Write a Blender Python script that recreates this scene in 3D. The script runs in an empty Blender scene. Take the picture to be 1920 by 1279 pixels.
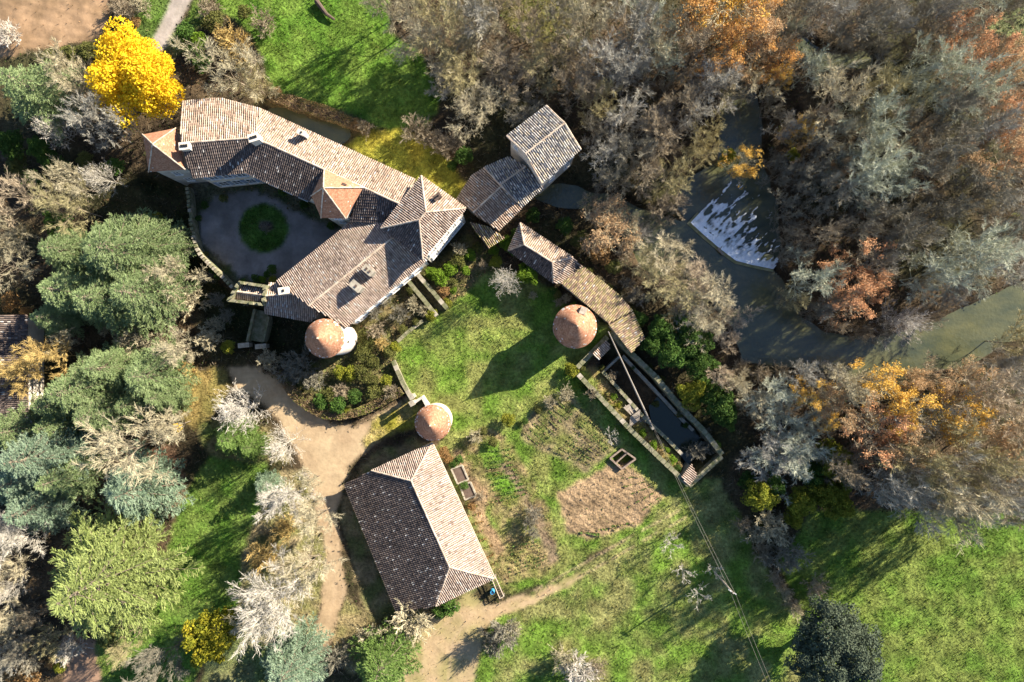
import bpy, math, random
import numpy as np
from mathutils import Vector, Matrix

random.seed(7)
RNG = np.random.default_rng(7)
PI = math.pi
scn = bpy.context.scene
COL = scn.collection

# ------------------------------------------------------------------ camera, sky, sun, exposure
H = 89.6            # flying height of the drone (m)
S = 0.07            # metres per photo pixel on the ground
cam_d = bpy.data.cameras.new('camera')
cam = bpy.data.objects.new('camera', cam_d); COL.objects.link(cam)
cam.location = (0, 0, H)
cam.rotation_euler = (0, 0, 0)
cam_d.sensor_width = 36.0
cam_d.lens = 24.0
cam_d.clip_start = 0.5
cam_d.clip_end = 4000
scn.camera = cam

SUN_ELEV = math.radians(26)
SUN_AZ = math.radians(34.5)          # direction to the sun, counter-clockwise from +X
sd = Vector((math.cos(SUN_AZ)*math.cos(SUN_ELEV), math.sin(SUN_AZ)*math.cos(SUN_ELEV), math.sin(SUN_ELEV)))
world = bpy.data.worlds.new('World'); scn.world = world
world.use_nodes = True
wn = world.node_tree
sky = wn.nodes.new('ShaderNodeTexSky')
sky.sky_type = 'NISHITA'
sky.sun_disc = False
sky.sun_elevation = SUN_ELEV
sky.sun_rotation = math.atan2(sd.x, sd.y)
bg = wn.nodes['Background']
sky.air_density = .75; sky.dust_density = .3; sky.ozone_density = 2.5
bg.inputs['Strength'].default_value = 0.078
wn.links.new(sky.outputs[0], bg.inputs['Color'])
sun_d = bpy.data.lights.new('sun', 'SUN')
sun_d.energy = 5.0
sun_d.angle = math.radians(0.5)
sun_d.color = (1.0, 0.91, 0.77)
sun = bpy.data.objects.new('sun', sun_d); COL.objects.link(sun)
sun.rotation_euler = sd.to_track_quat('Z', 'Y').to_euler()
sun.location = sd*200
scn.view_settings.view_transform = 'Standard'
scn.view_settings.look = 'None'
scn.view_settings.gamma = 1
scn.view_settings.use_curve_mapping = False
scn.view_settings.exposure = 1.82

# ------------------------------------------------------------------ small helpers
ORG = {}
def P(px, py, h=0.0):
    """photo pixel seen at height h -> world point"""
    k = S*(1-h/H)
    return Vector(((px-960)*k, (640-py)*k, h))

def props(o, label=None, cat=None, group=None, kind=None):
    if label: o['label'] = label
    if cat: o['category'] = cat
    if group: o['group'] = group
    if kind: o['kind'] = kind
    return o

def empty(name, loc, label, cat, group=None):
    o = bpy.data.objects.new(name, None); COL.objects.link(o)
    o.location = loc; o.empty_display_size = 0.5
    ORG[o.name] = Vector(loc)
    return props(o, label, cat, group)

def mesh_np(name, V, F, mats=(), cols=None, smooth=False, midx=None):
    """V (n,3) array, F (m,k) array or list of tuples"""
    me = bpy.data.meshes.new(name)
    V = np.asarray(V, dtype=np.float32).reshape(-1, 3)
    if isinstance(F, np.ndarray):
        m, k = F.shape
        me.vertices.add(len(V)); me.vertices.foreach_set('co', V.ravel())
        me.loops.add(m*k); me.loops.foreach_set('vertex_index', F.astype(np.int32).ravel())
        me.polygons.add(m)
        me.polygons.foreach_set('loop_start', np.arange(0, m*k, k, dtype=np.int32))
        me.polygons.foreach_set('loop_total', np.full(m, k, dtype=np.int32))
        me.update(calc_edges=True)
    else:
        me.from_pydata([tuple(v) for v in V], [], F)
        me.update()
    for mt in mats: me.materials.append(mt)
    if midx is not None: me.polygons.foreach_set('material_index', np.asarray(midx, dtype=np.int32))
    if cols is not None:
        ca = me.color_attributes.new('Col', 'FLOAT_COLOR', 'POINT')
        c = np.ones((len(V), 4), dtype=np.float32); c[:, :3] = np.asarray(cols, dtype=np.float32)[:, :3]
        ca.data.foreach_set('color', c.ravel())
    if smooth: me.polygons.foreach_set('use_smooth', np.ones(len(me.polygons), dtype=bool))
    return me

def add(name, me, parent=None):
    o = bpy.data.objects.new(name, me); COL.objects.link(o)
    if parent: o.parent = parent
    return o

def obj(name, V, F, mats, parent=None, cols=None, smooth=False, midx=None, label=None, cat=None, group=None, kind=None):
    """mesh given in world coordinates; under a parent it is stored relative to it"""
    V = np.array([tuple(v) for v in V], dtype=np.float64) if not isinstance(V, np.ndarray) else V.copy()
    if not isinstance(mats, (list, tuple)): mats = [mats]
    if parent is not None:
        off = ORG[parent.name]
    else:
        if len(V) and kind is None:
            off = Vector(((V[:,0].min()+V[:,0].max())/2, (V[:,1].min()+V[:,1].max())/2, V[:,2].min()))
        else: off = Vector((0,0,0))
    V = V - np.array(off)
    o = add(name, mesh_np(name, V, F, mats, cols, smooth, midx), parent)
    if parent is None: o.location = off; ORG[o.name] = off
    else: ORG[o.name] = Vector(off)
    return props(o, label, cat, group, kind)

class MB:
    def __init__(s): s.v = []; s.f = []; s.c = []; s.m = []
    def face(s, pts, c=None, m=0):
        i = len(s.v); s.v += [tuple(p) for p in pts]; s.f.append(tuple(range(i, i+len(pts)))); s.m.append(m)
        if c is not None: s.c += [c]*len(pts)
    def prism(s, base, top, c=None, m=0, cap=True, bottom=False):
        n = len(base); i = len(s.v)
        s.v += [tuple(p) for p in base]+[tuple(p) for p in top]
        if c is not None: s.c += [c]*(2*n)
        for k in range(n):
            l = (k+1) % n
            s.f.append((i+k, i+l, i+n+l, i+n+k)); s.m.append(m)
        if cap: s.f.append(tuple(range(i+n, i+2*n))); s.m.append(m)
        if bottom: s.f.append(tuple(reversed(range(i, i+n)))); s.m.append(m)
    def box(s, c, sx, sy, sz, rot=0.0, col=None, m=0, tilt=None):
        """c = centre of the base"""
        ca, sa = math.cos(rot), math.sin(rot)
        q = [(-sx/2,-sy/2),(sx/2,-sy/2),(sx/2,sy/2),(-sx/2,sy/2)]
        b = [(c[0]+x*ca-y*sa, c[1]+x*sa+y*ca, c[2]) for x, y in q]
        t = [(x, y, z+sz) for x, y, z in b]
        s.prism(b, t, col, m, True, True)
    def tube(s, p, q, r0, r1, n=6, c=None, m=0):
        p = Vector(p); q = Vector(q); d = (q-p).normalized()
        a = d.orthogonal().normalized(); b = d.cross(a)
        A = [p+(a*math.cos(2*PI*k/n)+b*math.sin(2*PI*k/n))*r0 for k in range(n)]
        B = [q+(a*math.cos(2*PI*k/n)+b*math.sin(2*PI*k/n))*r1 for k in range(n)]
        s.prism(A, B, c, m, True, True)
    def path(s, pts, r, n=6, c=None, m=0):
        for a, b in zip(pts[:-1], pts[1:]): s.tube(a, b, r, r, n, c, m)
    def make(s, name, mats, parent=None, **kw):
        return obj(name, s.v, s.f, mats, parent, cols=(np.array(s.c) if s.c else None), midx=s.m, **kw)

# value noise on numpy arrays
_LAT = np.random.default_rng(99).random((256, 256))
def vnoise(x, y, sc, seed=0):
    x = np.asarray(x)/sc+seed*17.3+500; y = np.asarray(y)/sc+seed*7.7+500
    xi = np.floor(x).astype(int); yi = np.floor(y).astype(int)
    fx = x-xi; fy = y-yi
    fx = fx*fx*(3-2*fx); fy = fy*fy*(3-2*fy)
    g = lambda a, b: _LAT[a & 255, b & 255]
    return (g(xi,yi)*(1-fx)+g(xi+1,yi)*fx)*(1-fy)+(g(xi,yi+1)*(1-fx)+g(xi+1,yi+1)*fx)*fy
def fbm(x, y, sc, seed=0, o=3):
    t = 0; a = 0.5; n = 0
    for k in range(o):
        t = t+a*vnoise(x, y, sc/2**k, seed+k*3); n += a; a *= .5
    return t/n

def inside(poly, X, Y):
    r = np.zeros(X.shape, dtype=bool)
    xs = [p[0] for p in poly]; ys = [p[1] for p in poly]
    bb = (X >= min(xs)) & (X <= max(xs)) & (Y >= min(ys)) & (Y <= max(ys))
    xx = X[bb]; yy = Y[bb]; rr = np.zeros(xx.shape, dtype=bool)
    j = len(poly)-1
    for i in range(len(poly)):
        x1, y1 = poly[i][:2]; x2, y2 = poly[j][:2]
        if y1 != y2:
            rr ^= ((y1 > yy) != (y2 > yy)) & (xx < (x2-x1)*(yy-y1)/(y2-y1)+x1)
        j = i
    r[bb] = rr
    return r

# ------------------------------------------------------------------ materials
def new_mat(name):
    m = bpy.data.materials.new(name); m.use_nodes = True
    nt = m.node_tree
    return m, nt, nt.nodes['Principled BSDF']

def noise_node(nt, scale, detail=3, rough=.6, coord='Object', stretch=None):
    tc = nt.nodes.new('ShaderNodeTexCoord')
    nz = nt.nodes.new('ShaderNodeTexNoise')
    nz.inputs['Scale'].default_value = scale; nz.inputs['Detail'].default_value = detail
    nz.inputs['Roughness'].default_value = rough
    if stretch:
        mp = nt.nodes.new('ShaderNodeMapping')
        mp.inputs['Rotation'].default_value = (0, 0, stretch[0]); mp.inputs['Scale'].default_value = (stretch[1], stretch[2], 1)
        nt.links.new(tc.outputs[coord], mp.inputs[0]); nt.links.new(mp.outputs[0], nz.inputs['Vector'])
    else: nt.links.new(tc.outputs[coord], nz.inputs['Vector'])
    return nz

def ramp(nt, src, stops):
    r = nt.nodes.new('ShaderNodeValToRGB')
    while len(r.color_ramp.elements) < len(stops): r.color_ramp.elements.new(.5)
    for e, (p, c) in zip(r.color_ramp.elements, stops):
        e.position = p; e.color = (*c, 1) if len(c) == 3 else c
    nt.links.new(src, r.inputs[0])
    return r

def mix(nt, mode, fac, a, b):
    n = nt.nodes.new('ShaderNodeMix'); n.data_type = 'RGBA'; n.blend_type = mode
    for val, s in ((fac, 0), (a, 6), (b, 7)):
        if isinstance(val, (int, float)): n.inputs[s].default_value = val
        elif isinstance(val, tuple): n.inputs[s].default_value = (*val, 1)
        else: nt.links.new(val, n.inputs[s])
    return n.outputs[2]

def bump(nt, bs, src, dist, strength=1.0):
    b = nt.nodes.new('ShaderNodeBump'); b.inputs['Distance'].default_value = dist; b.inputs['Strength'].default_value = strength
    nt.links.new(src, b.inputs['Height']); nt.links.new(b.outputs[0], bs.inputs['Normal'])

def m_noise(name, c1, c2, scale=2.0, rough=.9, bmp=0.0, var=0.0, detail=4, spec=.2):
    """two colours mixed by noise, optional per-object brightness variation"""
    m, nt, bs = new_mat(name)
    nz = noise_node(nt, scale, detail)
    c = ramp(nt, nz.outputs['Fac'], [(.32, c1), (.68, c2)]).outputs[0]
    if var:
        oi = nt.nodes.new('ShaderNodeObjectInfo')
        rr = ramp(nt, oi.outputs['Random'], [(0, (1-var, 1-var*.9, 1-var)), (1, (1+var*.6, 1+var*.6, 1+var*.5))])
        c = mix(nt, 'MULTIPLY', 1.0, c, rr.outputs[0])
    nt.links.new(c, bs.inputs['Base Color'])
    bs.inputs['Roughness'].default_value = rough
    bs.inputs['Specular IOR Level'].default_value = spec
    if bmp: bump(nt, bs, nz.outputs['Fac'], bmp)
    return m

def m_attr(name, rough=.9, lo=.75, hi=1.25, scale=4.0, bmp=0.0, spec=.15, trans=0.0, scale2=None):
    """colour attribute, varied by fine noise"""
    m, nt, bs = new_mat(name)
    at = nt.nodes.new('ShaderNodeAttribute'); at.attribute_name = 'Col'
    nz = noise_node(nt, scale, 4, .65)
    c = mix(nt, 'MULTIPLY', 1.0, at.outputs['Color'], ramp(nt, nz.outputs['Fac'], [(.3, (lo,)*3), (.7, (hi,)*3)]).outputs[0])
    if scale2:
        n2 = noise_node(nt, scale2, 3, .6)
        c = mix(nt, 'MULTIPLY', 1.0, c, ramp(nt, n2.outputs['Fac'], [(.3, (lo,)*3), (.7, (hi,)*3)]).outputs[0])
    nt.links.new(c, bs.inputs['Base Color'])
    bs.inputs['Roughness'].default_value = rough; bs.inputs['Specular IOR Level'].default_value = spec
    if bmp: bump(nt, bs, nz.outputs['Fac'], bmp)
    if trans:
        add_trans(nt, bs, c, trans)
    return m

def add_trans(nt, bs, c, amt):
    tr = nt.nodes.new('ShaderNodeBsdfTranslucent'); mx = nt.nodes.new('ShaderNodeMixShader')
    mx.inputs[0].default_value = amt
    nt.links.new(c, tr.inputs['Color'])
    nt.links.new(bs.outputs[0], mx.inputs[1]); nt.links.new(tr.outputs[0], mx.inputs[2])
    nt.links.new(mx.outputs[0], nt.nodes['Material Output'].inputs['Surface'])

def m_leaf(name, c1, c2, c3, scale=1.2, var=.2, trans=.3, rough=.75, spec=.12):
    """leaves: patches of three colours through the crown, per tree variation"""
    m, nt, bs = new_mat(name)
    nz = noise_node(nt, scale, 4, .7)
    c = ramp(nt, nz.outputs['Fac'], [(.33, c1), (.5, c2), (.67, c3)]).outputs[0]
    oi = nt.nodes.new('ShaderNodeObjectInfo')
    rr = ramp(nt, oi.outputs['Random'], [(0, (1-var,)*3), (1, (1+var,)*3)])
    c = mix(nt, 'MULTIPLY', 1.0, c, rr.outputs[0])
    nt.links.new(c, bs.inputs['Base Color'])
    bs.inputs['Roughness'].default_value = rough; bs.inputs['Specular IOR Level'].default_value = spec
    add_trans(nt, bs, c, trans)
    return m

M = {}
M['ground'] = m_attr('earth_and_grass', .95, .58, 1.42, 2.6, .22, .1, scale2=.45)
M['dirt'] = m_attr('trodden_earth', .95, .86, 1.12, 1.6, .04, .1, scale2=.5)
M['grass'] = m_attr('grass_blades', .8, .8, 1.2, .8, 0, .15, trans=.3)
M['litter'] = m_attr('undergrowth_leaves', .9, .75, 1.25, .6, 0, .1, trans=.15)
M['tile'] = m_attr('canal_tiles', .9, .88, 1.10, 7.0, .010, .12, scale2=.45)
M['flat_tile'] = m_attr('flat_clay_tiles', .9, .88, 1.10, 5.0, .006, .12, scale2=.8)
M['deck'] = m_noise('roof_underlay', (.075, .052, .040), (.12, .085, .065), 3.0, .95)  # on roofs, the shade between tile rows is put into this colour
M['mortar'] = m_noise('ridge_mortar', (.34,.27,.20), (.48,.39,.29), 4.0, .95, .01)
M['render'] = m_noise('cream_render', (.50,.43,.33), (.66,.59,.48), 1.2, .95, .01)
M['grey_render'] = m_noise('grey_render', (.34, .31, .27), (.52, .48, .41), 1.0, .95, .01)
M['stone'] = m_noise('pale_limestone', (.20,.175,.13), (.38,.335,.26), 2.5, .95, .03)
M['mossy_stone'] = m_noise('mossy_stone', (.09,.10,.04), (.25,.22,.15), 1.6, .95, .03)
M['wood'] = m_noise('weathered_wood', (.22, .18, .14), (.36, .31, .25), 3.0, .9, .01)
M['glass'] = m_noise('window_glass', (.03, .04, .05), (.05, .06, .08), 1.0, .08, 0, spec=.6)
M['shutter'] = m_noise('blue_grey_shutter', (.20, .26, .33), (.28, .34, .42), 3.0, .7)
M['frame'] = m_noise('white_frame', (.62, .60, .55), (.75, .73, .68), 3.0, .7)
M['metal'] = m_noise('dull_metal', (.35, .36, .36), (.5, .5, .5), 5.0, .45)
M['cable'] = m_noise('grey_weathered_pole', (.19,.165,.135), (.25,.22,.185), .8, .8)
M['blue_plastic'] = m_noise('blue_plastic', (.05, .25, .45), (.08, .38, .60), 4.0, .4)
M['concrete'] = m_noise('pale_concrete', (.36, .35, .33), (.52, .50, .46), 1.5, .95, .01)
M['bricky'] = m_noise('old_brick', (.16,.115,.085), (.27,.21,.16), 3.0, .95, .01)
M['dark'] = m_noise('dark_hole', (.01, .01, .01), (.02, .02, .02), 2.0, .95)
# ------------------------------------------------------------------ the ground: one sheet cut into named zones
STEP = 0.3
def axis(lim):
    core = np.arange(-lim, lim+STEP/2, STEP)
    out = []; d = STEP; x = lim
    while x < 700:
        d *= 1.35; x += d; out.append(x)
    return np.concatenate([-np.array(out[::-1]), core, np.array(out)])
GX = axis(72.0); GY = axis(50.1)
XX, YY = np.meshgrid(GX, GY)
NXg, NYg = len(GX), len(GY)
# wavy edges
WX = XX+(fbm(XX, YY, 3.0, 1)-.5)*1.5+(vnoise(XX, YY, .6, 5)-.5)*.4
WY = YY+(fbm(XX, YY, 3.0, 2)-.5)*1.5+(vnoise(XX, YY, .6, 6)-.5)*.4

def W(pts): return [((x-960)*S, (640-y)*S) for x, y in pts]
def circ(cx, cy, r, n=40): return [(cx+r*math.cos(2*PI*k/n), cy+r*math.sin(2*PI*k/n)) for k in range(n)]

# name, polygon in photo pixels, base colour, second colour (patches), patch size, wavy edges?, share of grass blades
ZONES = [
 ('meadow', [(372,-60),(725,-60),(735,60),(790,110),(830,190),(805,235),(750,245),(690,228),(640,208),(560,190),(520,178),(500,130),(470,60),(420,30)], (.070,.140,.016), (.105,.165,.026), 2.0, 1, 1.0),
 ('mossy_lawn', [(640,270),(640,235),(700,240),(760,245),(800,275),(850,310),(885,365),(865,385),(790,345),(700,305)], (.270,.225,.030), (.190,.190,.026), 2.0, 1, .7),
 ('stream_bank', [(480,180),(520,170),(600,195),(690,235),(700,250),(640,275),(560,242),(490,212)], (.09,.075,.035), (.13,.10,.05), 1.0, 1, .3),
 ('ploughed_field', [(-80,-60),(205,-60),(215,20),(190,70),(120,88),(60,100),(-80,125)], (.31,.20,.115), (.21,.135,.075), 1.6, 1, .04),
 ('verge', [(225,95),(250,50),(300,-60),(335,-60),(300,60),(285,105)], (.07,.13,.018), (.09,.14,.03), 2.0, 1, 1.0),
 ('verge', [(352,30),(372,-60),(400,-60),(385,40),(350,90),(320,110),(300,100)], (.07,.12,.018), (.12,.11,.04), 2.0, 1, .8),
 ('lane', [(326,-60),(372,-60),(355,5),(330,52),(305,98),(285,150),(262,150),(292,60),(316,15)], (.34,.29,.25), (.28,.24,.20), 2.0, 0, 0),
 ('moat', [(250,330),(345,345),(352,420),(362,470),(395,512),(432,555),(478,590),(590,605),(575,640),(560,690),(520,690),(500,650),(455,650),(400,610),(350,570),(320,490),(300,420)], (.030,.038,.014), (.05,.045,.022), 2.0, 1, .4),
 ('gravel_courtyard', [(362,345),(420,338),(470,335),(590,380),(660,420),(640,450),(520,532),(505,536),(440,532),(398,492),(374,452),(365,400)], (.22,.20,.19), (.135,.125,.115), 2.4, 0, 0),
 ('courtyard_border', [(362,345),(470,335),(590,380),(660,420),(650,436),(590,420),(560,392),(470,362),(400,372),(380,400),(384,450),(408,486),(450,518),(512,520),(520,532),(440,535),(392,492),(368,452),(362,400)], (.045,.060,.022), (.09,.085,.05), 1.2, 1, .5),
 ('round_lawn', circ(494.7,428.7,46.5), (.038,.085,.012), (.05,.10,.018), 1.5, 0, .8),
 ('flower_bed', circ(497,427,14,20), (.06,.05,.05), (.08,.06,.05), .6, 1, 0),
 ('garden_bed', [(745,640),(690,610),(765,530),(800,500),(850,465),(872,440),(905,462),(930,480),(945,490),(930,510),(880,545),(835,585),(800,612)], (.085,.085,.028), (.16,.12,.06), 1.0, 1, .6),
 ('bramble_bank', [(648,600),(700,600),(760,640),(740,680),(758,735),(690,768),(640,782),(600,768),(545,722),(560,690),(600,680)], (.14,.12,.05), (.08,.085,.025), 1.2, 1, .7),
 ('garden_lawn', [(738,650),(772,618),(805,608),(835,585),(880,545),(930,505),(985,515),(1045,560),(1090,590),(1150,615),(1090,690),(1187,812),(1261,882),(1295,915),(1270,960),(1200,1000),(1100,1050),(1060,1085),(960,1115),(920,1090),(818,835),(845,800),(800,760),(768,742)], (.092,.158,.020), (.165,.175,.050), 2.2, 1, 1.0),
 ('meadow', [(1290,905),(1345,895),(1400,1000),(1440,1070),(1510,1170),(1530,1340),(880,1340),(900,1230),(930,1150),(1060,1085),(1200,1000)], (.175,.172,.060), (.095,.160,.022), 2.6, 1, 1.0),
 ('meadow', [(1480,1010),(1530,960),(1600,950),(1700,955),(1800,970),(2010,950),(2010,1340),(1500,1340),(1515,1170),(1460,1060)], (.080,.138,.019), (.130,.160,.036), 2.6, 1, 1.0),
 ('park_lawn', [(330,940),(400,850),(480,850),(515,900),(500,980),(490,1010),(470,1060),(440,1130),(400,1200),(330,1340),(185,1340),(175,1200),(230,1180),(290,1130),(320,1040)], (.075,.145,.020), (.115,.165,.035), 2.2, 1, 1.0),
 ('park_lawn', [(395,1170),(480,1130),(600,1180),(590,1230),(480,1300),(380,1290)], (.10,.13,.04), (.14,.14,.06), 2.0, 1, .7),
 ('dry_grass', [(330,690),(425,690),(435,745),(365,805),(325,770)], (.22,.16,.055), (.15,.13,.04), 1.5, 1, .8),
 ('dry_grass', [(370,800),(440,770),(500,800),(540,860),(470,870),(400,860)], (.10,.13,.03), (.17,.14,.06), 1.5, 1, .8),
 ('dry_grass', [(470,985),(520,880),(560,880),(590,960),(604,1040),(600,1120),(578,1200),(500,1215),(440,1150),(455,1060)], (.24,.19,.105), (.16,.155,.055), 1.4, 1, .7),
 ('leaf_litter', [(180,890),(250,850),(335,830),(345,935),(300,960),(200,965)], (.17,.095,.055), (.12,.075,.045), 1.5, 1, .1),
 ('dry_grass', [(690,1150),(735,1185),(735,1240),(650,1260),(620,1200),(650,1120)], (.23,.18,.09), (.17,.15,.06), 1.4, 1, .6),
 ('vegetable_plot', [(985,785),(1030,752),(1062,735),(1090,762),(1130,798),(1162,832),(1145,852),(1100,880),(1062,862),(1010,848),(972,828)], (.20,.155,.085), (.115,.125,.035), 1.1, 1, .35),
 ('vegetable_plot', [(1040,922),(1092,902),(1140,872),(1190,882),(1245,928),(1200,985),(1112,1012),(1065,1002),(1045,960)], (.27,.185,.105), (.21,.145,.08), 1.2, 1, .12),
 ('kitchen_garden', [(838,845),(905,802),(965,838),(995,895),(1022,955),(1050,1048),(1022,1088),(940,1095)], (.115,.135,.03), (.19,.14,.07), 1.0, 1, .7),
 ('kitchen_bed', [(902,838),(935,832),(948,868),(915,878)], (.085,.165,.018), (.12,.17,.03), .9, 1, 1.0),
 ('kitchen_bed', [(918,885),(962,880),(985,925),(935,938)], (.080,.165,.016), (.13,.17,.03), .9, 1, 1.0),
 ('kitchen_bed', [(900,950),(922,945),(932,1000),(912,1010)], (.085,.16,.02), (.14,.16,.04), .9, 1, 1.0),
 ('kitchen_bed', [(985,925),(1000,955),(1022,1010),(1005,1010),(988,965)], (.085,.165,.018), (.13,.17,.03), .9, 1, 1.0),
 ('vegetable_plot', [(872,880),(905,872),(918,915),(888,925)], (.21,.155,.08), (.15,.13,.05), .9, 1, .2),
 ('garden_path', [(850,842),(868,838),(905,920),(925,985),(945,1040),(930,1060),(890,960)], (.27,.18,.10), (.20,.14,.075), .8, 1, .05),
 ('garden_path', [(935,862),(948,862),(1005,950),(1050,1045),(1038,1055),(990,960)], (.20,.14,.09), (.14,.11,.06), .8, 1, .1),
 ('vegetable_plot', [(945,1020),(1010,1010),(1035,1050),(1015,1085),(955,1090)], (.22,.165,.08), (.14,.14,.04), .8, 1, .3),
 ('vegetable_plot', [(938,940),(985,930),(1005,985),(945,1005)], (.20,.16,.075), (.13,.15,.03), .8, 1, .4),
 ('dirt_yard', [(430,690),(480,690),(525,715),(560,755),(600,785),(660,800),(722,768),(772,738),(785,765),(745,800),(705,835),(665,872),(645,905),(632,960),(638,1050),(648,1110),(622,1190),(606,1250),(596,1340),(560,1340),(590,1200),(603,1120),(608,1040),(592,960),(572,905),(552,850),(525,790),(490,750),(440,725)], (.37,.275,.165), (.31,.22,.13), 2.5, 1, 0),
 ('mossy_lawn', [(698,785),(740,762),(775,738),(795,768),(770,800),(735,815),(690,842),(680,830)], (.19,.175,.02), (.24,.19,.07), 1.4, 1, .5),
 ('barn_verge', [(640,940),(700,860),(770,820),(830,840),(930,1080),(905,1100),(835,1150),(770,1165),(735,1185),(690,1150),(660,1080)], (.095,.105,.035), (.17,.13,.07), 1.5, 1, .6),
 ('dirt_track', [(735,1182),(835,1152),(872,1108),(912,1132),(1000,1118),(1050,1094),(1085,1075),(1092,1084),(1060,1104),(1010,1135),(935,1155),(905,1182),(900,1230),(885,1340),(750,1340),(735,1230)], (.34,.245,.14), (.25,.21,.09), 2.2, 1, .15),
 ('dirt_track', [(120,1185),(172,1192),(205,1340),(112,1340)], (.27,.17,.11), (.22,.14,.09), 2.0, 1, 0),
 ('terrace', [(46,650),(75,652),(82,800),(50,795)], (.42,.40,.37), (.35,.33,.30), 1.0, 0, 0),
 ('clearing', [(930,-60),(1090,-60),(1085,20),(1050,60),(1000,85),(965,60),(940,30)], (.10,.085,.030), (.075,.075,.02), 1.2, 1, .5),
 ('clearing', [(1845,60),(1880,20),(2010,-20),(2010,70),(1900,80)], (.13,.14,.06), (.10,.12,.04), 2.0, 1, .8),
 ('basin_terrace', [(1090,695),(1130,697),(1153,722),(1214,790),(1279,852),(1290,905),(1262,880),(1187,808)], (.13,.125,.03), (.21,.15,.07), .9, 1, .6),
]
zone_v = np.full(XX.shape, -1)
for i, z in enumerate(ZONES):
    poly = W(z[1])
    zone_v[inside(poly, WX if z[5] else XX, WY if z[5] else YY)] = i

# woodland floor colours, darkened to stand in for shade under the trees
fl = fbm(XX, YY, 2.5, 11)[..., None]
f2 = fbm(XX, YY, 9.0, 14)[..., None]
A = np.array((.038,.027,.016)); B = np.array((.072,.050,.028)); C = np.array((.035,.036,.014))
colr = A+(B-A)*np.clip((fl-.35)*3, 0, 1)
colr = colr+(C-colr)*np.clip((f2-.5)*4, 0, .8)
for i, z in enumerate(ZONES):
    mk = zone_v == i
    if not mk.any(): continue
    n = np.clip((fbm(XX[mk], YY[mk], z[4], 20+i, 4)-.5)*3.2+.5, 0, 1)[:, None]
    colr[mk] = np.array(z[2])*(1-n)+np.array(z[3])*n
# wheel ruts and bare patches: dirt worn into grass near the tracks
def soften(a, n):
    for _ in range(n):
        p = np.pad(a, ((1,1),(1,1))+((0,0),)*(a.ndim-2), mode='edge')
        a = (p[:-2,1:-1]+p[2:,1:-1]+p[1:-1,:-2]+p[1:-1,2:]+2*p[1:-1,1:-1])/6
    return a
colr = soften(colr, 1)
# rows of the dug plot
u = (XX*math.cos(.45)-YY*math.sin(.45))
def line_dist(pts):
    d = np.full(XX.shape, 1e9)
    w = W(pts)
    for (x1, y1), (x2, y2) in zip(w[:-1], w[1:]):
        L = (x2-x1)**2+(y2-y1)**2
        t = np.clip(((XX-x1)*(x2-x1)+(YY-y1)*(y2-y1))/L, 0, 1)
        d = np.minimum(d, np.hypot(XX-x1-t*(x2-x1), YY-y1-t*(y2-y1)))
    return d
RUTS = [[(905,1160),(1000,1128),(1070,1092),(1200,1018),(1290,968)], [(905,1145),(1000,1110),(1062,1075),(1190,1002),(1285,952)],
        [(620,880),(612,960),(622,1050),(630,1110),(606,1200),(588,1279)], [(640,900),(628,960),(636,1050),(645,1110),(622,1200),(604,1279)],
        [(790,1279),(800,1200),(860,1150)], [(840,1279),(850,1200),(885,1150)]]
for r in RUTS:
    d = line_dist(r)
    a = (np.clip(1-d/.32, 0, 1)*.55*(vnoise(XX, YY, 1.2, 31) > .3))[..., None]
    colr = colr*(1-a)+np.array((.36,.26,.16))*a

# heights
ZZ = (fbm(XX, YY, 14.0, 41)-.5)*.5
grassy = np.isin(zone_v, [i for i, z in enumerate(ZONES) if z[6] >= .3])
ZZ += np.where(grassy, (vnoise(XX, YY, .75, 43)-.5)*.13+(vnoise(XX, YY, 1.9, 44)-.5)*.12, (vnoise(XX, YY, 1.3, 45)-.5)*.10)
rows = np.isin(zone_v, [i for i, z in enumerate(ZONES) if z[0] == 'vegetable_plot'])
ZZ += np.where(rows, .07*np.sin((XX*math.sin(.55)+YY*math.cos(.55))*2*PI/.95), 0)
fld = np.isin(zone_v, [i for i, z in enumerate(ZONES) if z[0] == 'ploughed_field'])
ZZ += np.where(fld, .022*np.sin((XX*.25+YY)*2*PI/1.1+vnoise(XX, YY, 4, 3)*5)+(vnoise(XX, YY, .8, 4)-.5)*.10, 0)
flat = np.isin(zone_v, [i for i, z in enumerate(ZONES) if z[0] in ('lane', 'gravel_courtyard', 'terrace', 'dirt_yard', 'dirt_track')])
ZZ = np.where(flat, ZZ*.5, ZZ)

RIVER = [(1415,150),(1440,210),(1440,290),(1470,380),(1475,470),(1455,505),(1500,590),(1560,625),(1650,640),(1760,600),(1850,560),(2050,470),(2050,560),(1900,640),(1800,690),(1700,705),(1600,705),(1500,690),(1400,680),(1380,610),(1330,560),(1270,520),(1200,500),(1190,470),(1215,425),(1280,420),(1298,425),(1270,380),(1290,330),(1350,300),(1355,220),(1360,150)]
MILL = [(975,335),(1050,345),(1100,350),(1170,375),(1230,400),(1300,430),(1270,470),(1200,440),(1120,400),(1070,390),(1000,365)]
POND = [(495,192),(540,205),(600,222),(665,250),(640,272),(560,240),(505,214)]
SIDE = [(1500,60),(1560,90),(1640,100),(1640,125),(1540,120),(1490,90)]
def carve(poly, depth, soft, wav=True):
    global ZZ
    mk = inside(W(poly), WX if wav else XX, WY if wav else YY).astype(float)
    mk = soften(mk, soft)
    ZZ = ZZ-depth*mk
for poly, d in ((RIVER, 1.9), (MILL, 1.7), (POND, 1.3), (SIDE, 1.4)): carve(poly, d, 10)
POOL = [(1298,425),(1350,470),(1380,492),(1445,506),(1480,470),(1475,380),(1440,290),(1440,150),(1360,150),(1355,220),(1350,300),(1290,330),(1270,380)]
carve(POOL, .8, 4)
carve(ZONES[[z[0] for z in ZONES].index('moat')][1], 2.2, 6)
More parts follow.
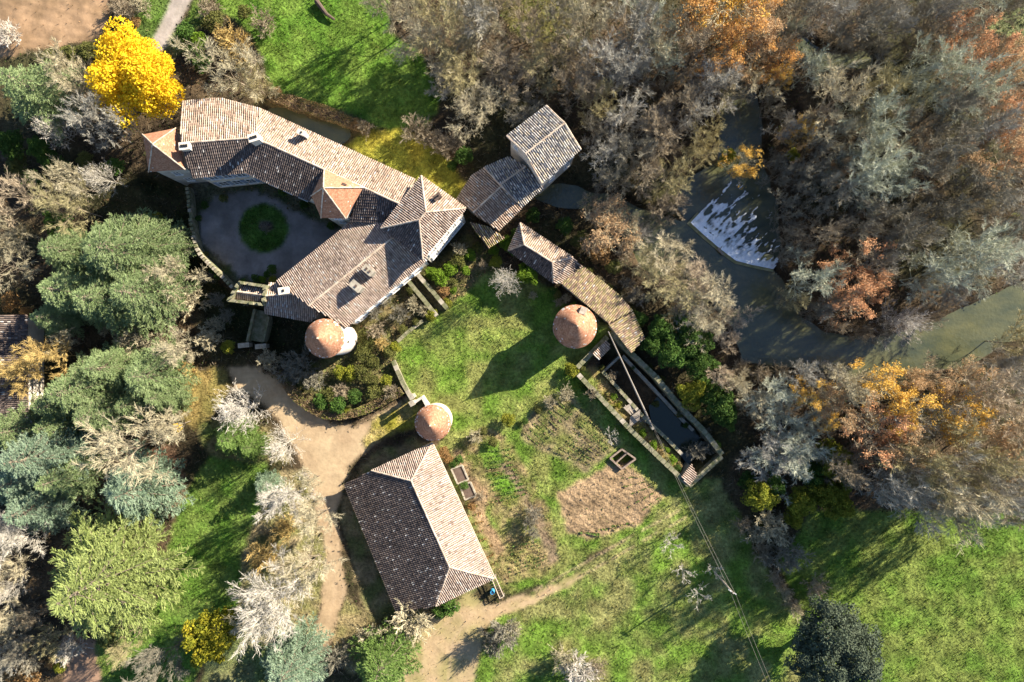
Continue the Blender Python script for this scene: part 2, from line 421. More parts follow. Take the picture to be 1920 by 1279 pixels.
CHAN = [(1120,664),(1145,650),(1160,630),(1190,660),(1235,715),(1275,766),(1325,820),(1345,850),(1285,890),(1279,852),(1214,790),(1153,722),(1130,697)]
carve(CHAN, 1.7, 1, False)
carve([(1146,860),(1166,845),(1190,861),(1166,878)], .9, 0, False)

def ground_z(x, y):
    i = np.clip(np.searchsorted(GX, x), 1, NXg-1); j = np.clip(np.searchsorted(GY, y), 1, NYg-1)
    i = np.where(np.abs(GX[i-1]-x) < np.abs(GX[i]-x), i-1, i); j = np.where(np.abs(GY[j-1]-y) < np.abs(GY[j]-y), j-1, j)
    return ZZ[j, i]
def zone_at(x, y):
    i = np.clip(np.searchsorted(GX, x), 0, NXg-1); j = np.clip(np.searchsorted(GY, y), 0, NYg-1)
    return zone_v[j, i], colr[j, i]
def G(px, py, dz=0.0):
    p = P(px, py, 0); p.z = float(ground_z(np.array(p.x), np.array(p.y)))+dz
    return p

# river beds are mud
wet = (inside(W(RIVER), WX, WY) | inside(W(MILL), WX, WY) | inside(W(POND), WX, WY) | inside(W(SIDE), WX, WY))
colr[wet] = (.06,.05,.03)
colr = np.where(soften(wet.astype(float), 5)[..., None] > .02, colr*.8, colr)

VV = np.stack([XX, YY, ZZ], -1).reshape(-1, 3)
CC = colr.reshape(-1, 3)
jj, ii = np.meshgrid(np.arange(NYg-1), np.arange(NXg-1), indexing='ij')
a = (jj*NXg+ii).ravel()
QUADS = np.stack([a, a+1, a+1+NXg, a+NXg], -1)
cellz = zone_v[:-1, :-1].ravel()
names = ['ground']+[z[0] for z in ZONES]
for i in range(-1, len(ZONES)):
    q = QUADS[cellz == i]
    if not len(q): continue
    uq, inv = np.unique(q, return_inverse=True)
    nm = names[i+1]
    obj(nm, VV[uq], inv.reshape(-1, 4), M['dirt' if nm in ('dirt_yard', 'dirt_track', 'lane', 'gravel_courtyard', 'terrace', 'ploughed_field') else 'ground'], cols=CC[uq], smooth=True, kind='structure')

# ------------------------------------------------------------------ water
m, nt, bs = new_mat('river_water')
nz = noise_node(nt, .25, 4, .6, stretch=(.45, 1, 2.2))
c = ramp(nt, nz.outputs['Fac'], [(.3, (.048,.056,.032)), (.7, (.100,.098,.045))]).outputs[0]
nt.links.new(c, bs.inputs['Base Color'])
bs.inputs['Roughness'].default_value = .10; bs.inputs['Specular IOR Level'].default_value = .6
n2 = noise_node(nt, 2.2, 3, .6); bump(nt, bs, n2.outputs['Fac'], .05)
M['water'] = m
m, nt, bs = new_mat('basin_water')
bs.inputs['Base Color'].default_value = (.020,.028,.014,1); bs.inputs['Roughness'].default_value = .08; bs.inputs['Specular IOR Level'].default_value = .5
n2 = noise_node(nt, 1.5, 3, .6); bump(nt, bs, n2.outputs['Fac'], .03)
M['dark_water'] = m
def water(name, poly, z, grow, mat='water'):
    mk = soften(inside(W(poly), WX, WY).astype(float), grow)
    sel = (mk > .04)
    cell = (sel[:-1,:-1] | sel[1:,:-1] | sel[:-1,1:] | sel[1:,1:]).ravel()
    q = QUADS[cell]
    uq, inv = np.unique(q, return_inverse=True)
    v = VV[uq].copy(); v[:, 2] = z
    obj(name, v, inv.reshape(-1, 4), M[mat], smooth=True, kind='structure')
UP = [(1440,508),(1500,590),(1560,625),(1650,640),(1760,600),(1850,560),(2050,470),(2050,560),(1900,640),(1800,690),(1700,705),(1600,705),(1500,690),(1400,680),(1380,610),(1330,560),(1270,520),(1200,500),(1190,470),(1215,425),(1280,420),(1298,428),(1350,473),(1380,495)]
water('river', UP, -.75, 6)
water('mill_channel', MILL, -.78, 6)
water('weir_pool', POOL, -1.55, 6)
water('stream', POND, -.55, 6)
water('backwater', SIDE, -.6, 6)

# weir: a sloping stone apron under white water
WL = [(1290,418),(1318,444),(1350,471),(1378,492),(1410,500),(1450,508)]
wp = [P(x, y, -.6) for x, y in WL]
fl_dir = Vector((.45, .89, 0)).normalized()
b = MB()
for p, q in zip(wp[:-1], wp[1:]):
    t = (q-p).normalized(); nrm = Vector((-t.y, t.x, 0))
    a0, a1 = p-nrm*.16, q-nrm*.16
    c0, c1 = p+nrm*.14, q+nrm*.14
    d0, d1 = p+nrm*2.3+Vector((0,0,-1.0)), q+nrm*2.3+Vector((0,0,-1.0))
    dz = Vector((0,0,-1.6))
    b.face([a0, a1, c1, c0]); b.face([c0, c1, d1, d0]); b.face([a1, a0, a0+dz, a1+dz]); b.face([d0, d1, d1+dz, d0+dz])
M['weir'] = m_noise('algae_stone', (.20,.20,.08), (.36,.33,.18), 1.5, .6, .02)
weir = empty('weir', G(1370,470), 'low stone weir across the river with white water pouring down', 'weir')
b.make('stone_apron', M['weir'], weir)
# white water: ragged strands from a fine grid
gx = np.arange(-1, 13.4, .09); gy = np.arange(0, 9.5, .09)
U, Vg = np.meshgrid(gx, gy)
base0 = np.array(wp[0]); base1 = np.array(wp[-1]); tt = (base1-base0)/np.linalg.norm(base1-base0); L0 = np.linalg.norm(base1-base0)
# crest offset along the polyline
cu = [float(np.dot(np.array(w)-base0, tt)) for w in wp]; nn = np.array((-tt[1], tt[0], 0))
cv = [float(np.dot(np.array(w)-base0, nn)) for w in wp]
crest = np.interp(U, cu, cv)
fd = np.array((.30, .954)) # flow in (t, n)
PXw = base0[0]+tt[0]*(U+fd[0]*Vg*.9)+nn[0]*(crest+.16+Vg); PYw = base0[1]+tt[1]*(U+fd[0]*Vg*.9)+nn[1]*(crest+.16+Vg)
reach = np.interp(U, [-1, 0, 1.5, 3.5, 5.5, 7.5, 9.5, 11.5, 13], [3.0, 5.2, 6.6, 5.6, 5.2, 5.6, 4.2, 2.8, 1.4])
s1 = fbm(U, Vg*.30, .26, 61, 4); s2 = fbm(U, Vg, 1.1, 65, 4)
dens = (1.12-Vg/reach)+((s1-.5)*3.0+(s2-.5)*2.0)*(.22+.95*np.clip(Vg/reach, 0, 1))
dens = np.where((U > L0-.1) | (U < .2), -1, dens)
sel = (dens > .40)
drop = np.clip((Vg)/2.25, 0, 1)
Zw = -.6-.92*drop+.17+np.clip(dens-.4, 0, 1)*.10+(vnoise(U, Vg, .25, 71)-.5)*.16
v = np.stack([PXw, PYw, Zw], -1).reshape(-1, 3)
ny, nx = U.shape
jj, ii = np.meshgrid(np.arange(ny-1), np.arange(nx-1), indexing='ij')
a = (jj*nx+ii).ravel()
q = np.stack([a, a+1, a+1+nx, a+nx], -1)[(sel[:-1,:-1] & sel[1:,1:]).ravel()]
uq, inv = np.unique(q, return_inverse=True)
dn = np.clip((dens.ravel()[uq]-.4)*2.0, 0, 1)[:, None]**.8
M['foam'] = m_attr('white_water', .5, .85, 1.1, 3.0, .03, .4)
obj('white_water', v[uq], inv.reshape(-1, 4), M['foam'], weir, cols=np.array((.10,.115,.09))*(1-dn)+np.array((.88,.90,.92))*dn, smooth=True, kind='stuff')
# a trunk caught on the crest
b = MB(); b.tube(P(1346,466,-.45), P(1356,478,-.35), .22, .14, 7); b.tube(P(1350,468,-.3), P(1354,462,.2), .08, .03, 5)
b.make('driftwood', M['wood'], None, label='short dark driftwood log stuck on the crest of the weir', cat='log')

# ------------------------------------------------------------------ grass blades (nobody could count them)
def scatter_grass():
    n = 260000
    x = RNG.uniform(-70, 70, n); y = RNG.uniform(-48, 48, n)
    zi, cl = zone_at(x, y)
    dens = np.array([z[6] for z in ZONES]+[0.0])[zi]
    keep = RNG.random(n) < dens*np.clip(.25+1.5*fbm(x, y, .9, 81), .1, 1)
    x, y, cl = x[keep], y[keep], cl[keep]
    z = ground_z(x, y); n = len(x)
    ang = RNG.uniform(0, 2*PI, n); w = RNG.uniform(.03, .085, n); h = RNG.uniform(.10, .30, n)*(0.5+1.1*vnoise(x, y, .9, 83))
    la = RNG.uniform(0, 2*PI, n); ln = RNG.uniform(.03, .20, n)
    v = np.empty((n, 3, 3))
    v[:, 0] = np.stack([x-np.cos(ang)*w, y-np.sin(ang)*w, z-.03], -1)
    v[:, 1] = np.stack([x+np.cos(ang)*w, y+np.sin(ang)*w, z-.03], -1)
    v[:, 2] = np.stack([x+np.cos(la)*ln, y+np.sin(la)*ln, z+h], -1)
    c = cl*RNG.uniform(.6, 1.6, (n, 1))*np.array((1.05, 1.0, .9))
    dry = RNG.random(n) < .12
    c[dry] = c[dry]*.4+np.array((.26,.21,.09))*.6
    obj('grass', v.reshape(-1, 3), np.arange(n*3).reshape(-1, 3), M['grass'], cols=np.repeat(c, 3, 0), kind='stuff')
scatter_grass()

# undergrowth: dead leaves, bramble leaves and stalks on the woodland floor and banks
def scatter_undergrowth():
    n = 210000
    x = RNG.uniform(-71, 71, n); y = RNG.uniform(-49, 49, n)
    zi, cl = zone_at(x, y)
    nm = np.array([z[0] for z in ZONES]+['ground'])[zi]
    d = np.where(nm == 'ground', .62, 0)
    d = np.where(nm == 'bramble_bank', 1.0, d); d = np.where(nm == 'stream_bank', .7, d); d = np.where(nm == 'garden_bed', .9, d)
    d = np.where(nm == 'moat', .5, d); d = np.where(nm == 'clearing', .5, d); d = np.where(nm == 'kitchen_garden', .35, d); d = np.where(nm == 'vegetable_plot', .12, d)
    d = np.where(nm == 'basin_terrace', 1.0, d); d = np.where(nm == 'courtyard_border', .3, d)
    z = ground_z(x, y)
    d = np.where(z < -.55, d*.15*(nm != 'moat')+d*(nm == 'moat'), d)
    for poly in BUILT: d = np.where(inside(poly, x, y), 0, d)
    keep = RNG.random(n) < d*np.clip(fbm(x, y, 2.2, 91)*2.6-.6, .05, 1)
    x, y, z = x[keep], y[keep], z[keep]; nm = nm[keep]; n = len(x)
    hgt = np.clip(fbm(x, y, 3.0, 93)*4-1.2, .05, 2.2)*np.where(nm == 'ground', 1.0, np.where(nm == 'bramble_bank', .6, .35))
    z = z+RNG.random(n)**1.2*hgt
    s = RNG.uniform(.07, .20, n)
    d1 = RNG.normal(size=(n, 3)); d1[:, 2] *= .6; d1 /= np.linalg.norm(d1, axis=1)[:, None]
    d2 = np.cross(d1, RNG.normal(size=(n, 3))); d2 /= np.linalg.norm(d2, axis=1)[:, None]
    c0 = np.stack([x, y, z], -1)
    twig = RNG.random(n) < .35
    L = np.where(twig, s*3.4, s)[:, None]; Wd = np.where(twig, .018, s*.6)[:, None]
    v = np.stack([c0-d1*L, c0+d2*Wd, c0+d1*L, c0-d2*Wd], 1)
    pal = np.array([(.16,.10,.05), (.20,.14,.07), (.11,.09,.04), (.09,.10,.03), (.06,.085,.022), (.24,.17,.08)])
    t = np.clip(fbm(x, y, 4.0, 95)*2-.5, 0, 1)
    k = np.where(RNG.random(n) < t, RNG.integers(3, 5, n), RNG.integers(0, 3, n))
    k = np.where(np.isin(nm, ['bramble_bank', 'garden_bed', 'kitchen_garden', 'basin_terrace']), RNG.integers(0, 6, n), k)
    c = pal[k]*RNG.uniform(.7, 1.4, (n, 1))*np.where(nm == 'ground', .42, 1.0)[:, None]; c[twig] = np.array((.20,.16,.11))*RNG.uniform(.6, 1.3, (twig.sum(), 1))  # woodland leaves coloured darker to imitate shade beneath the crowns
    obj('undergrowth', v.reshape(-1, 3), np.arange(n*4).reshape(-1, 4), M['litter'], cols=np.repeat(c, 4, 0), kind='stuff')
BUILT = []      # filled by the buildings; the scatter runs after them
# ------------------------------------------------------------------ roofs
def roof_plane(pts):
    """pts: (px, py, h or None). Fits a plane to the points with a height and puts every pixel on it."""
    g = [P(*p) for p in pts if p[2] is not None]
    c = sum(g, Vector())/len(g)
    A = np.array([tuple(p-c) for p in g])
    if len(g) == 2: raise ValueError
    n = Vector(np.linalg.svd(A)[2][2]); n = n if n.z > 0 else -n
    out = []
    for p in pts:
        q0 = P(p[0], p[1], 0); dq = Vector((-(p[0]-960)*S/H, -(640-p[1])*S/H, 1))
        h = -n.dot(q0-c)/n.dot(dq)
        out.append(P(p[0], p[1], h))
    return out, n

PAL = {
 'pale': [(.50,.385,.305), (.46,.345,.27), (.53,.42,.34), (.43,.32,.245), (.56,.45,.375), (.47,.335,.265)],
 'shaded_lichen': [(.115,.088,.074), (.145,.112,.094), (.090,.072,.066), (.18,.14,.118), (.080,.066,.062), (.13,.107,.094)],  # lichen-dark tiles, darkened further as shade on slopes away from the sun
 'rose': [(.42,.31,.225), (.385,.275,.195), (.45,.34,.255), (.35,.245,.175), (.48,.375,.29), (.31,.22,.16)],
 'brown': [(.36,.275,.215), (.40,.31,.245), (.31,.235,.185), (.44,.35,.285), (.27,.20,.16), (.38,.28,.21)],
 'grey': [(.30,.27,.24), (.40,.36,.31), (.20,.18,.17), (.50,.46,.40), (.16,.16,.17), (.36,.31,.25), (.45,.38,.28)],
 'moss': [(.34,.27,.12), (.38,.31,.15), (.28,.23,.10), (.42,.33,.20), (.36,.25,.15), (.20,.17,.08), (.40,.32,.20), (.24,.16,.11), (.30,.21,.14), (.17,.125,.09)],
 'orange': [(.33,.160,.090), (.30,.140,.078), (.355,.180,.105), (.28,.130,.074), (.37,.20,.12)],
 'dark': [(.10,.075,.065), (.14,.10,.08), (.075,.06,.055), (.19,.14,.11), (.40,.36,.32), (.12,.09,.08), (.085,.07,.06)],
}
class Tiles:
    def __init__(s): s.v = []; s.f = []; s.c = []; s.n = 0
    def barrel(s, poly, n, pal, pitch=.25, step=.36, speck=.05, over=.08):
        o = poly[0]; d = (Vector((0,0,-1))-n*(-n.z)).normalized(); a = n.cross(d).normalized()
        uv = [((p-o).dot(a), (p-o).dot(d)) for p in poly]
        us = [q[0] for q in uv]
        pal = np.array(PAL[pal])
        u = min(us)+pitch*.5
        T = []
        while u < max(us):
            xs = []
            j = len(uv)-1
            for i in range(len(uv)):
                (u1, v1), (u2, v2) = uv[i], uv[j]
                if (u1 > u) != (u2 > u): xs.append((v2-v1)*(u-u1)/(u2-u1)+v1)
                j = i
            xs.sort()
            for k in range(0, len(xs)-1, 2):
                v1, v0 = xs[k+1]+over, xs[k]
                v = v1
                uj = random.uniform(-.010, .010)
                while v > v0+.05:
                    T.append((u+uj+random.uniform(-.012, .012), max(v-step-.05, v0-.02), v+random.uniform(-.02, .02)))
                    v -= step
            u += pitch
        if not T: return
        T = np.array(T); m = len(T)
        w, h = pitch*.38, pitch*.39
        px_ = np.array([-1, -.55, .55, 1]); pz_ = np.array([0, 1, 1, 0])
        A = np.array(a); D = np.array(d); N = np.array(n); O = np.array(o)
        skew = RNG.normal(0, .012, m)
        V = np.empty((m, 8, 3))
        for k in range(4):
            lo = O+A*(T[:, 0]+px_[k]*w)[:, None]+D*T[:, 2][:, None]+N*(pz_[k]*h+.030+RNG.uniform(0, .012, m))[:, None]
            hi = O+A*(T[:, 0]+skew+px_[k]*w*.80)[:, None]+D*T[:, 1][:, None]+N*(pz_[k]*h*.82)
            V[:, k] = lo; V[:, 4+k] = hi
        ci = RNG.integers(0, len(pal), m)
        C = pal[ci]*RNG.uniform(.92, 1.08, (m, 1))
        wx = O[0]+A[0]*T[:, 0]+D[0]*T[:, 2]; wy = O[1]+A[1]*T[:, 0]+D[1]*T[:, 2]
        # lichen and black algae in drifts, tile by tile
        t = np.clip((fbm(wx, wy, 2.2, 101)-.5)*2.2+RNG.normal(0, .2, m), 0, 1)[:, None]
        C = C*(1-.30*t)
        wht = RNG.random(m) < speck; C[wht] = np.array((.44,.405,.36))*RNG.uniform(.6, 1.1, (wht.sum(), 1))
        blk = RNG.random(m) < .04; C[blk] = C[blk]*.55
        F = np.array([(0,1,5,4), (1,2,6,5), (2,3,7,6)])
        s.v.append(V.reshape(-1, 3)); s.c.append(np.repeat(C, 8, 0))
        s.f.append((F[None]+(np.arange(m)*8)[:, None, None]+s.n).reshape(-1, 4)); s.n += m*8
    def flat(s, poly, n, pal='orange', wd=.17, ex=.115):
        o = poly[0]; d = (Vector((0,0,-1))-n*(-n.z)).normalized(); a = n.cross(d).normalized()
        uv = [((p-o).dot(a), (p-o).dot(d)) for p in poly]
        vs = [q[1] for q in uv]; v = max(vs); T = []; row = 0
        while v > min(vs):
            vm = v-ex*.5; xs = []; j = len(uv)-1
            for i in range(len(uv)):
                (u1, v1), (u2, v2) = uv[i], uv[j]
                if (v1 > vm) != (v2 > vm): xs.append((u2-u1)*(vm-v1)/(v2-v1)+u1)
                j = i
            xs.sort()
            for k in range(0, len(xs)-1, 2):
                u = xs[k]-(wd/2 if row % 2 else 0)
                while u < xs[k+1]:
                    T.append((max(u, xs[k]), min(u+wd*.95, xs[k+1]), v-ex, v)); u += wd
            v -= ex; row += 1
        T = np.array(T); T = T[T[:, 1] > T[:, 0]]; m = len(T)
        A = np.array(a); D = np.array(d); N = np.array(n); O = np.array(o)
        V = np.empty((m, 4, 3)); lift = RNG.uniform(.014, .022, m)[:, None]
        V[:, 0] = O+A*T[:, 0:1]+D*T[:, 3:4]+N*lift; V[:, 1] = O+A*T[:, 1:2]+D*T[:, 3:4]+N*lift
        V[:, 2] = O+A*T[:, 1:2]+D*T[:, 2:3]+N*.012; V[:, 3] = O+A*T[:, 0:1]+D*T[:, 2:3]+N*.012
        pal = np.array(PAL[pal]); C = pal[RNG.integers(0, len(pal), m)]*RNG.uniform(.94, 1.06, (m, 1))
        wht = RNG.random(m) < .008; C[wht] = (.5,.45,.38)
        s.v.append(V.reshape(-1, 3)); s.c.append(np.repeat(C, 4, 0))
        s.f.append((np.array([[0,1,2,3]])+(np.arange(m)*4)[:, None]+s.n)); s.n += m*4
    def make(s, parent, name='roof_tiles', mat='tile'):
        return obj(name, np.concatenate(s.v), np.concatenate(s.f), M[mat], parent, cols=np.concatenate(s.c), kind='stuff')

def caps(lines, parent, r=.13, name='ridge_tiles', lift=.06, tint=((.42,.34,.255), (.50,.41,.315), (.36,.27,.195), (.46,.355,.265))):
    b = MB()
    for p, q in lines:
        p = P(*p) if not isinstance(p, Vector) else p; q = P(*q) if not isinstance(q, Vector) else q
        L = (q-p).length; k = max(1, round(L/.42)); d = (q-p)/L
        s_ = d.cross(Vector((0,0,1))).normalized(); n = s_.cross(d)
        for i in range(k):
            a = p+d*(L*i/k); e = p+d*(L*(i+1)/k+.04)
            j = s_*random.uniform(-.015, .015)+n*lift
            ra, re = r, r*.86
            A = [a+j+s_*math.cos(t)*ra+n*(math.sin(t)*ra*.8) for t in (0, .8, 1.57, 2.34, PI)]
            E = [e+j+s_*math.cos(t)*re+n*(math.sin(t)*re*.8) for t in (0, .8, 1.57, 2.34, PI)]
            c = random.choice(tint)
            for u in range(4): b.face([A[u], A[u+1], E[u+1], E[u]], c)
            b.face(A, c)
    return b.make(name, M['tile'], parent, kind='stuff')

def deck(planes, parent, th=.10, name='roof_deck'):
    b = MB()
    for poly, n in planes:
        up = [p-n*.004 for p in poly]; dn = [p-Vector((0,0,th)) for p in up]
        if sum((up[i].x*up[(i+1)%len(up)].y-up[(i+1)%len(up)].x*up[i].y) for i in range(len(up))) < 0: up.reverse(); dn.reverse()
        b.prism(dn, up, bottom=True)
    return b.make(name, M['deck'], parent)

def inset_outline(pts, d):
    """pts: list of Vector (any orientation), moved inward in plan by d"""
    ar = sum(pts[i].x*pts[(i+1)%len(pts)].y-pts[(i+1)%len(pts)].x*pts[i].y for i in range(len(pts)))
    sg = 1 if ar > 0 else -1
    out = []
    n = len(pts)
    for i in range(n):
        p0, p1, p2 = pts[i-1], pts[i], pts[(i+1)%n]
        e1 = Vector((p1.x-p0.x, p1.y-p0.y)); e2 = Vector((p2.x-p1.x, p2.y-p1.y))
        if e1.length < 1e-4 or e2.length < 1e-4: out.append(p1); continue
        n1 = Vector((-e1.y, e1.x)).normalized()*sg; n2 = Vector((-e2.y, e2.x)).normalized()*sg
        b_ = n1+n2
        if b_.length < .3: b_ = n1
        b_ = b_/max(b_.dot(n1), .35)
        out.append(Vector((p1.x+b_.x*d, p1.y+b_.y*d, p1.z)))
    return out

def walls(outline, parent, mat, name='wall', ins=.28, low=.14, z0=-.6):
    pts = [P(*p) for p in outline]
    BUILT.append([(p.x, p.y) for p in pts])
    pts = inset_outline(pts, ins)
    if sum(pts[i].x*pts[(i+1)%len(pts)].y-pts[(i+1)%len(pts)].x*pts[i].y for i in range(len(pts))) < 0: pts.reverse()
    b = MB()
    n = len(pts)
    for i in range(n):
        p, q = pts[i], pts[(i+1)%n]
        b.face([(p.x,p.y,z0), (q.x,q.y,z0), (q.x,q.y,q.z-low), (p.x,p.y,p.z-low)])
    o = b.make(name, M[mat], parent)
    return o, pts

def window(parent, p, q, t, z, w=.9, h=1.3, mats=('frame', 'glass'), shutters=False, name='window'):
    """window in the wall p->q (outside on the right-hand side of p->q), at fraction t, sill at z"""
    d = Vector((q.x-p.x, q.y-p.y, 0)); L = d.length; d /= L; n = Vector((d.y, -d.x, 0))
    c = Vector((p.x, p.y, 0))+d*(L*t); c.z = z
    b = MB()
    def bar(u0, u1, z0, z1, n0, n1, m):
        A = [c+d*u0+n*n0, c+d*u1+n*n0, c+d*u1+n*n1, c+d*u0+n*n1]
        if (A[1]-A[0]).cross(A[3]-A[0]).z < 0: A.reverse()
        b.prism([a+Vector((0,0,z0)) for a in A], [a+Vector((0,0,z1)) for a in A], m=m, bottom=True)
    bar(-w/2, w/2, 0, h, .004, .03, 1)
    f = .09
    bar(-w/2-f, -w/2, -.02, h+f, .004, .08, 0); bar(w/2, w/2+f, -.02, h+f, .004, .08, 0)
    bar(-w/2, w/2, h, h+f, .004, .08, 0); bar(-w/2-.18, w/2+.18, -.12, -.02, .004, .18, 0)
    bar(-.03, .03, 0, h, .03, .06, 0); bar(-w/2, -.03, h*.5-.02, h*.5+.02, .03, .06, 0); bar(.03, w/2, h*.5-.02, h*.5+.02, .03, .06, 0)
    ms = [M[mats[0]], M[mats[1]]]
    if shutters:
        ms.append(M['shutter'])
        bar(-w/2-f-w*.52, -w/2-f-.01, 0, h, .004, .07, 2); bar(w/2+f+.01, w/2+f+w*.52, 0, h, .004, .07, 2)
    return b.make(name, ms, parent)

def chimney(parent, px, py, h, top, sx, sy, rot, mat='render', pots=2, label=None):
    """px,py seen at the height of its top"""
    c = P(px, py, top); b = MB()
    b.box((c.x, c.y, h-.5), sx, sy, top-h+.4, rot)
    b.box((c.x, c.y, top-.099), sx+.16, sy+.16, .10, rot)
    for k in range(pots):
        u = (k-(pots-1)/2)*sx*.8/max(pots, 1)
        x = c.x+u*math.cos(rot); y = c.y+u*math.sin(rot)
        b.box((x, y, top+.003), sx*.2, sy*.4, .10, rot, m=1)
    o = b.make('chimney', [M[mat], M['dark'] if mat != 'stone' else M['deck']], parent)
    if label: o['label'] = label
    return o

def roof(parent, planes, pal, ridges=(), flat=False, speck=.05, th=.10, pitch=.25):
    t = Tiles(); dk = []
    for pi_, pl in enumerate(planes):
        pts, n = roof_plane(pl); dk.append((pts, n))
        if flat: t.flat(pts, n, pal)
        elif isinstance(pal, (list, tuple)): t.barrel(pts, n, pal[pi_], speck=.05 if pal[pi_] == 'shaded_lichen' else speck*.6, pitch=pitch)
        else: t.barrel(pts, n, pal, speck=speck, pitch=pitch)
    t.make(parent, 'roof_tiles', 'flat_tile' if flat else 'tile')
    deck(dk, parent, th)
    if ridges: caps(ridges, parent, .09 if flat else .12)
    return dk

def cone_roof(parent, centre, r, z0, z1, flare=.16):
    b = MB(); nseg = 84; pal = np.array(PAL['orange'])
    prof = []
    K = 24
    for k in range(K+1):
        t = k/K
        rr = r*(1-t)
        z = z0+(z1-z0)*(t-.035*math.sin(PI*min(t/.5, 1)))
        prof.append((max(rr, .04), z))
    V = []; F = []; C = []; n = 0
    for k in range(K):
        (r0, za), (r1, zb) = prof[k], prof[k+1]
        off = (k % 2)*PI/nseg; cf = random.uniform(.88, 1.1)
        segs = max(20, int(nseg*max(r0/r, .3)))
        for s in range(segs):
            a0 = 2*PI*s/segs+off; a1 = 2*PI*(s+1)/segs+off
            lift = random.uniform(.010, .020)
            c = pal[random.randrange(len(pal))]*random.uniform(.95, 1.05)*cf
            rim = max(0, 1-k/3.5)
            sh = vnoise(a0*3+5, 1.0, .8, 7)
            if random.random() < .006+.34*rim*sh: c = np.array((.50,.46,.41))*random.uniform(.7, 1.1)
            elif random.random() < .22*rim: c = c*.5
            V += [(centre.x+math.cos(a0)*(r0+.012), centre.y+math.sin(a0)*(r0+.012), za+lift), (centre.x+math.cos(a1)*(r0+.012), centre.y+math.sin(a1)*(r0+.012), za+lift),
                  (centre.x+math.cos(a1)*r1, centre.y+math.sin(a1)*r1, zb+.008), (centre.x+math.cos(a0)*r1, centre.y+math.sin(a0)*r1, zb+.008)]
            F.append((n, n+1, n+2, n+3)); C += [c]*4; n += 4
    obj('roof_tiles', np.array(V), np.array(F), M['flat_tile'], parent, cols=np.array(C), kind='stuff')
    c2 = MB()
    ring = lambda rr, z: [(centre.x+math.cos(2*PI*s/40)*rr, centre.y+math.sin(2*PI*s/40)*rr, z) for s in range(40)]
    c2.prism(ring(r-.03, z0-.06), ring(r-.01, z0+.01), bottom=True)
    c2.make('eaves', M['deck'], parent)
    c3 = MB(); 
    c3.prism(ring(.16, z1-.35), ring(.07, z1+.12)); c3.make('finial', M['mortar'], parent)

def round_wall(parent, centre, r, z0, z1, mat='render', name='wall'):
    b = MB(); N_ = 48
    ring = lambda rr, z: [(centre.x+math.cos(2*PI*s/N_)*rr, centre.y+math.sin(2*PI*s/N_)*rr, z) for s in range(N_)]
    b.prism(ring(r*1.03, z0), ring(r, z0+1.2), cap=False); b.prism(ring(r, z0+1.2), ring(r, z1), cap=True)
    o = b.make(name, M[mat], parent, )
    for f in o.data.polygons: f.use_smooth = len(f.vertices) == 4
    BUILT.append([(p[0], p[1]) for p in ring(r+.2, 0)])
    return o
# ------------------------------------------------------------------ the château
chateau = empty('chateau', P(610, 440, 0), 'rambling château with tiled wings and turrets around a gravel courtyard', 'château')

# north wing, bent in the middle
nw, pts = walls([(343,193,7.4),(399,188,7.4),(416,188,7.4),(488,207,7.4),(779,340,7.4),(752,383,8.7),(724,416,7.3),(657,413,7.3),(600,385,7.4),(580,376,7.4),(460,322,7.4),(361,332,7.4),(345,286,7.9),(353,268,8.7)], chateau, 'render', 'north_wing', z0=-1.5)
roof(nw, [
 [(478,259,9.0),(352.5,268,9.0),(338,267,None),(341,191.5,None),(399,186,7.4),(416,186,7.4),(488,205,None)],
 [(352.5,268,9.0),(478,259,9.0),(460,324,7.4),(360,334,7.4),(344,286,None)],
 [(478,259,9.0),(750,383,9.0),(779,338,7.4),(488,205,None)],
 [(478,259,9.0),(609,320,9.0),(586,367,None),(580,378,7.3),(460,324,7.3)],
 [(679,352,9.0),(750,383,9.0),(722,417,7.2),(656,414,7.2)],
], ['rose','shaded_lichen','rose','shaded_lichen','shaded_lichen'], [((352,268,9.0),(478,259,9.0)), ((478,259,9.0),(750,383,9.0)), ((478,259,8.95),(488,205,7.5))], speck=.07)
chimney(nw, 475, 258, 8.4, 10.6, 1.1, .75, 0.3, 'render', 3)
chimney(nw, 345, 274, 8.0, 9.6, 1.1, .75, 0.1, 'render', 3)
chimney(nw, 565, 248.5, 8.0, 9.3, .9, .45, -.4, 'render', 1)
for i, (t, z) in enumerate([(.2, 1.0), (.5, 1.0), (.8, 1.0), (.2, 4.2), (.5, 4.2), (.8, 4.2)]):
    window(nw, P(460,322,7.4), P(361,332,7.4), 1-t, z, .9, 1.7, shutters=True) if False else None
# the wall outlines are counter-clockwise, so the outside is on the right-hand side
def on_wall(parent, pts, a, b_, ts, zs, **kw):
    """find the wall segment nearest the photo points a, b_ and set windows in it"""
    pa, pb = P(*a), P(*b_)
    best = min(range(len(pts)), key=lambda i: min((pts[i]-pa).length+(pts[(i+1)%len(pts)]-pb).length, (pts[i]-pb).length+(pts[(i+1)%len(pts)]-pa).length))
    p, q = pts[best], pts[(best+1)%len(pts)]
    for z in zs:
        for t in ts: window(parent, p, q, t, z, **kw)
on_wall(nw, pts, (361,332,7.4), (460,322,7.4), (.22, .5, .78), (1.2, 4.6), w=1.0, h=1.7, shutters=True)
on_wall(nw, pts, (460,322,7.4), (580,376,7.4), (.15, .4, .65), (1.2, 4.4), w=1.0, h=1.6, shutters=True)
on_wall(nw, pts, (488,207,7.4), (779,340,7.4), (.1, .25, .4, .55, .7, .85), (1.2, 4.4), w=.9, h=1.4, shutters=True)

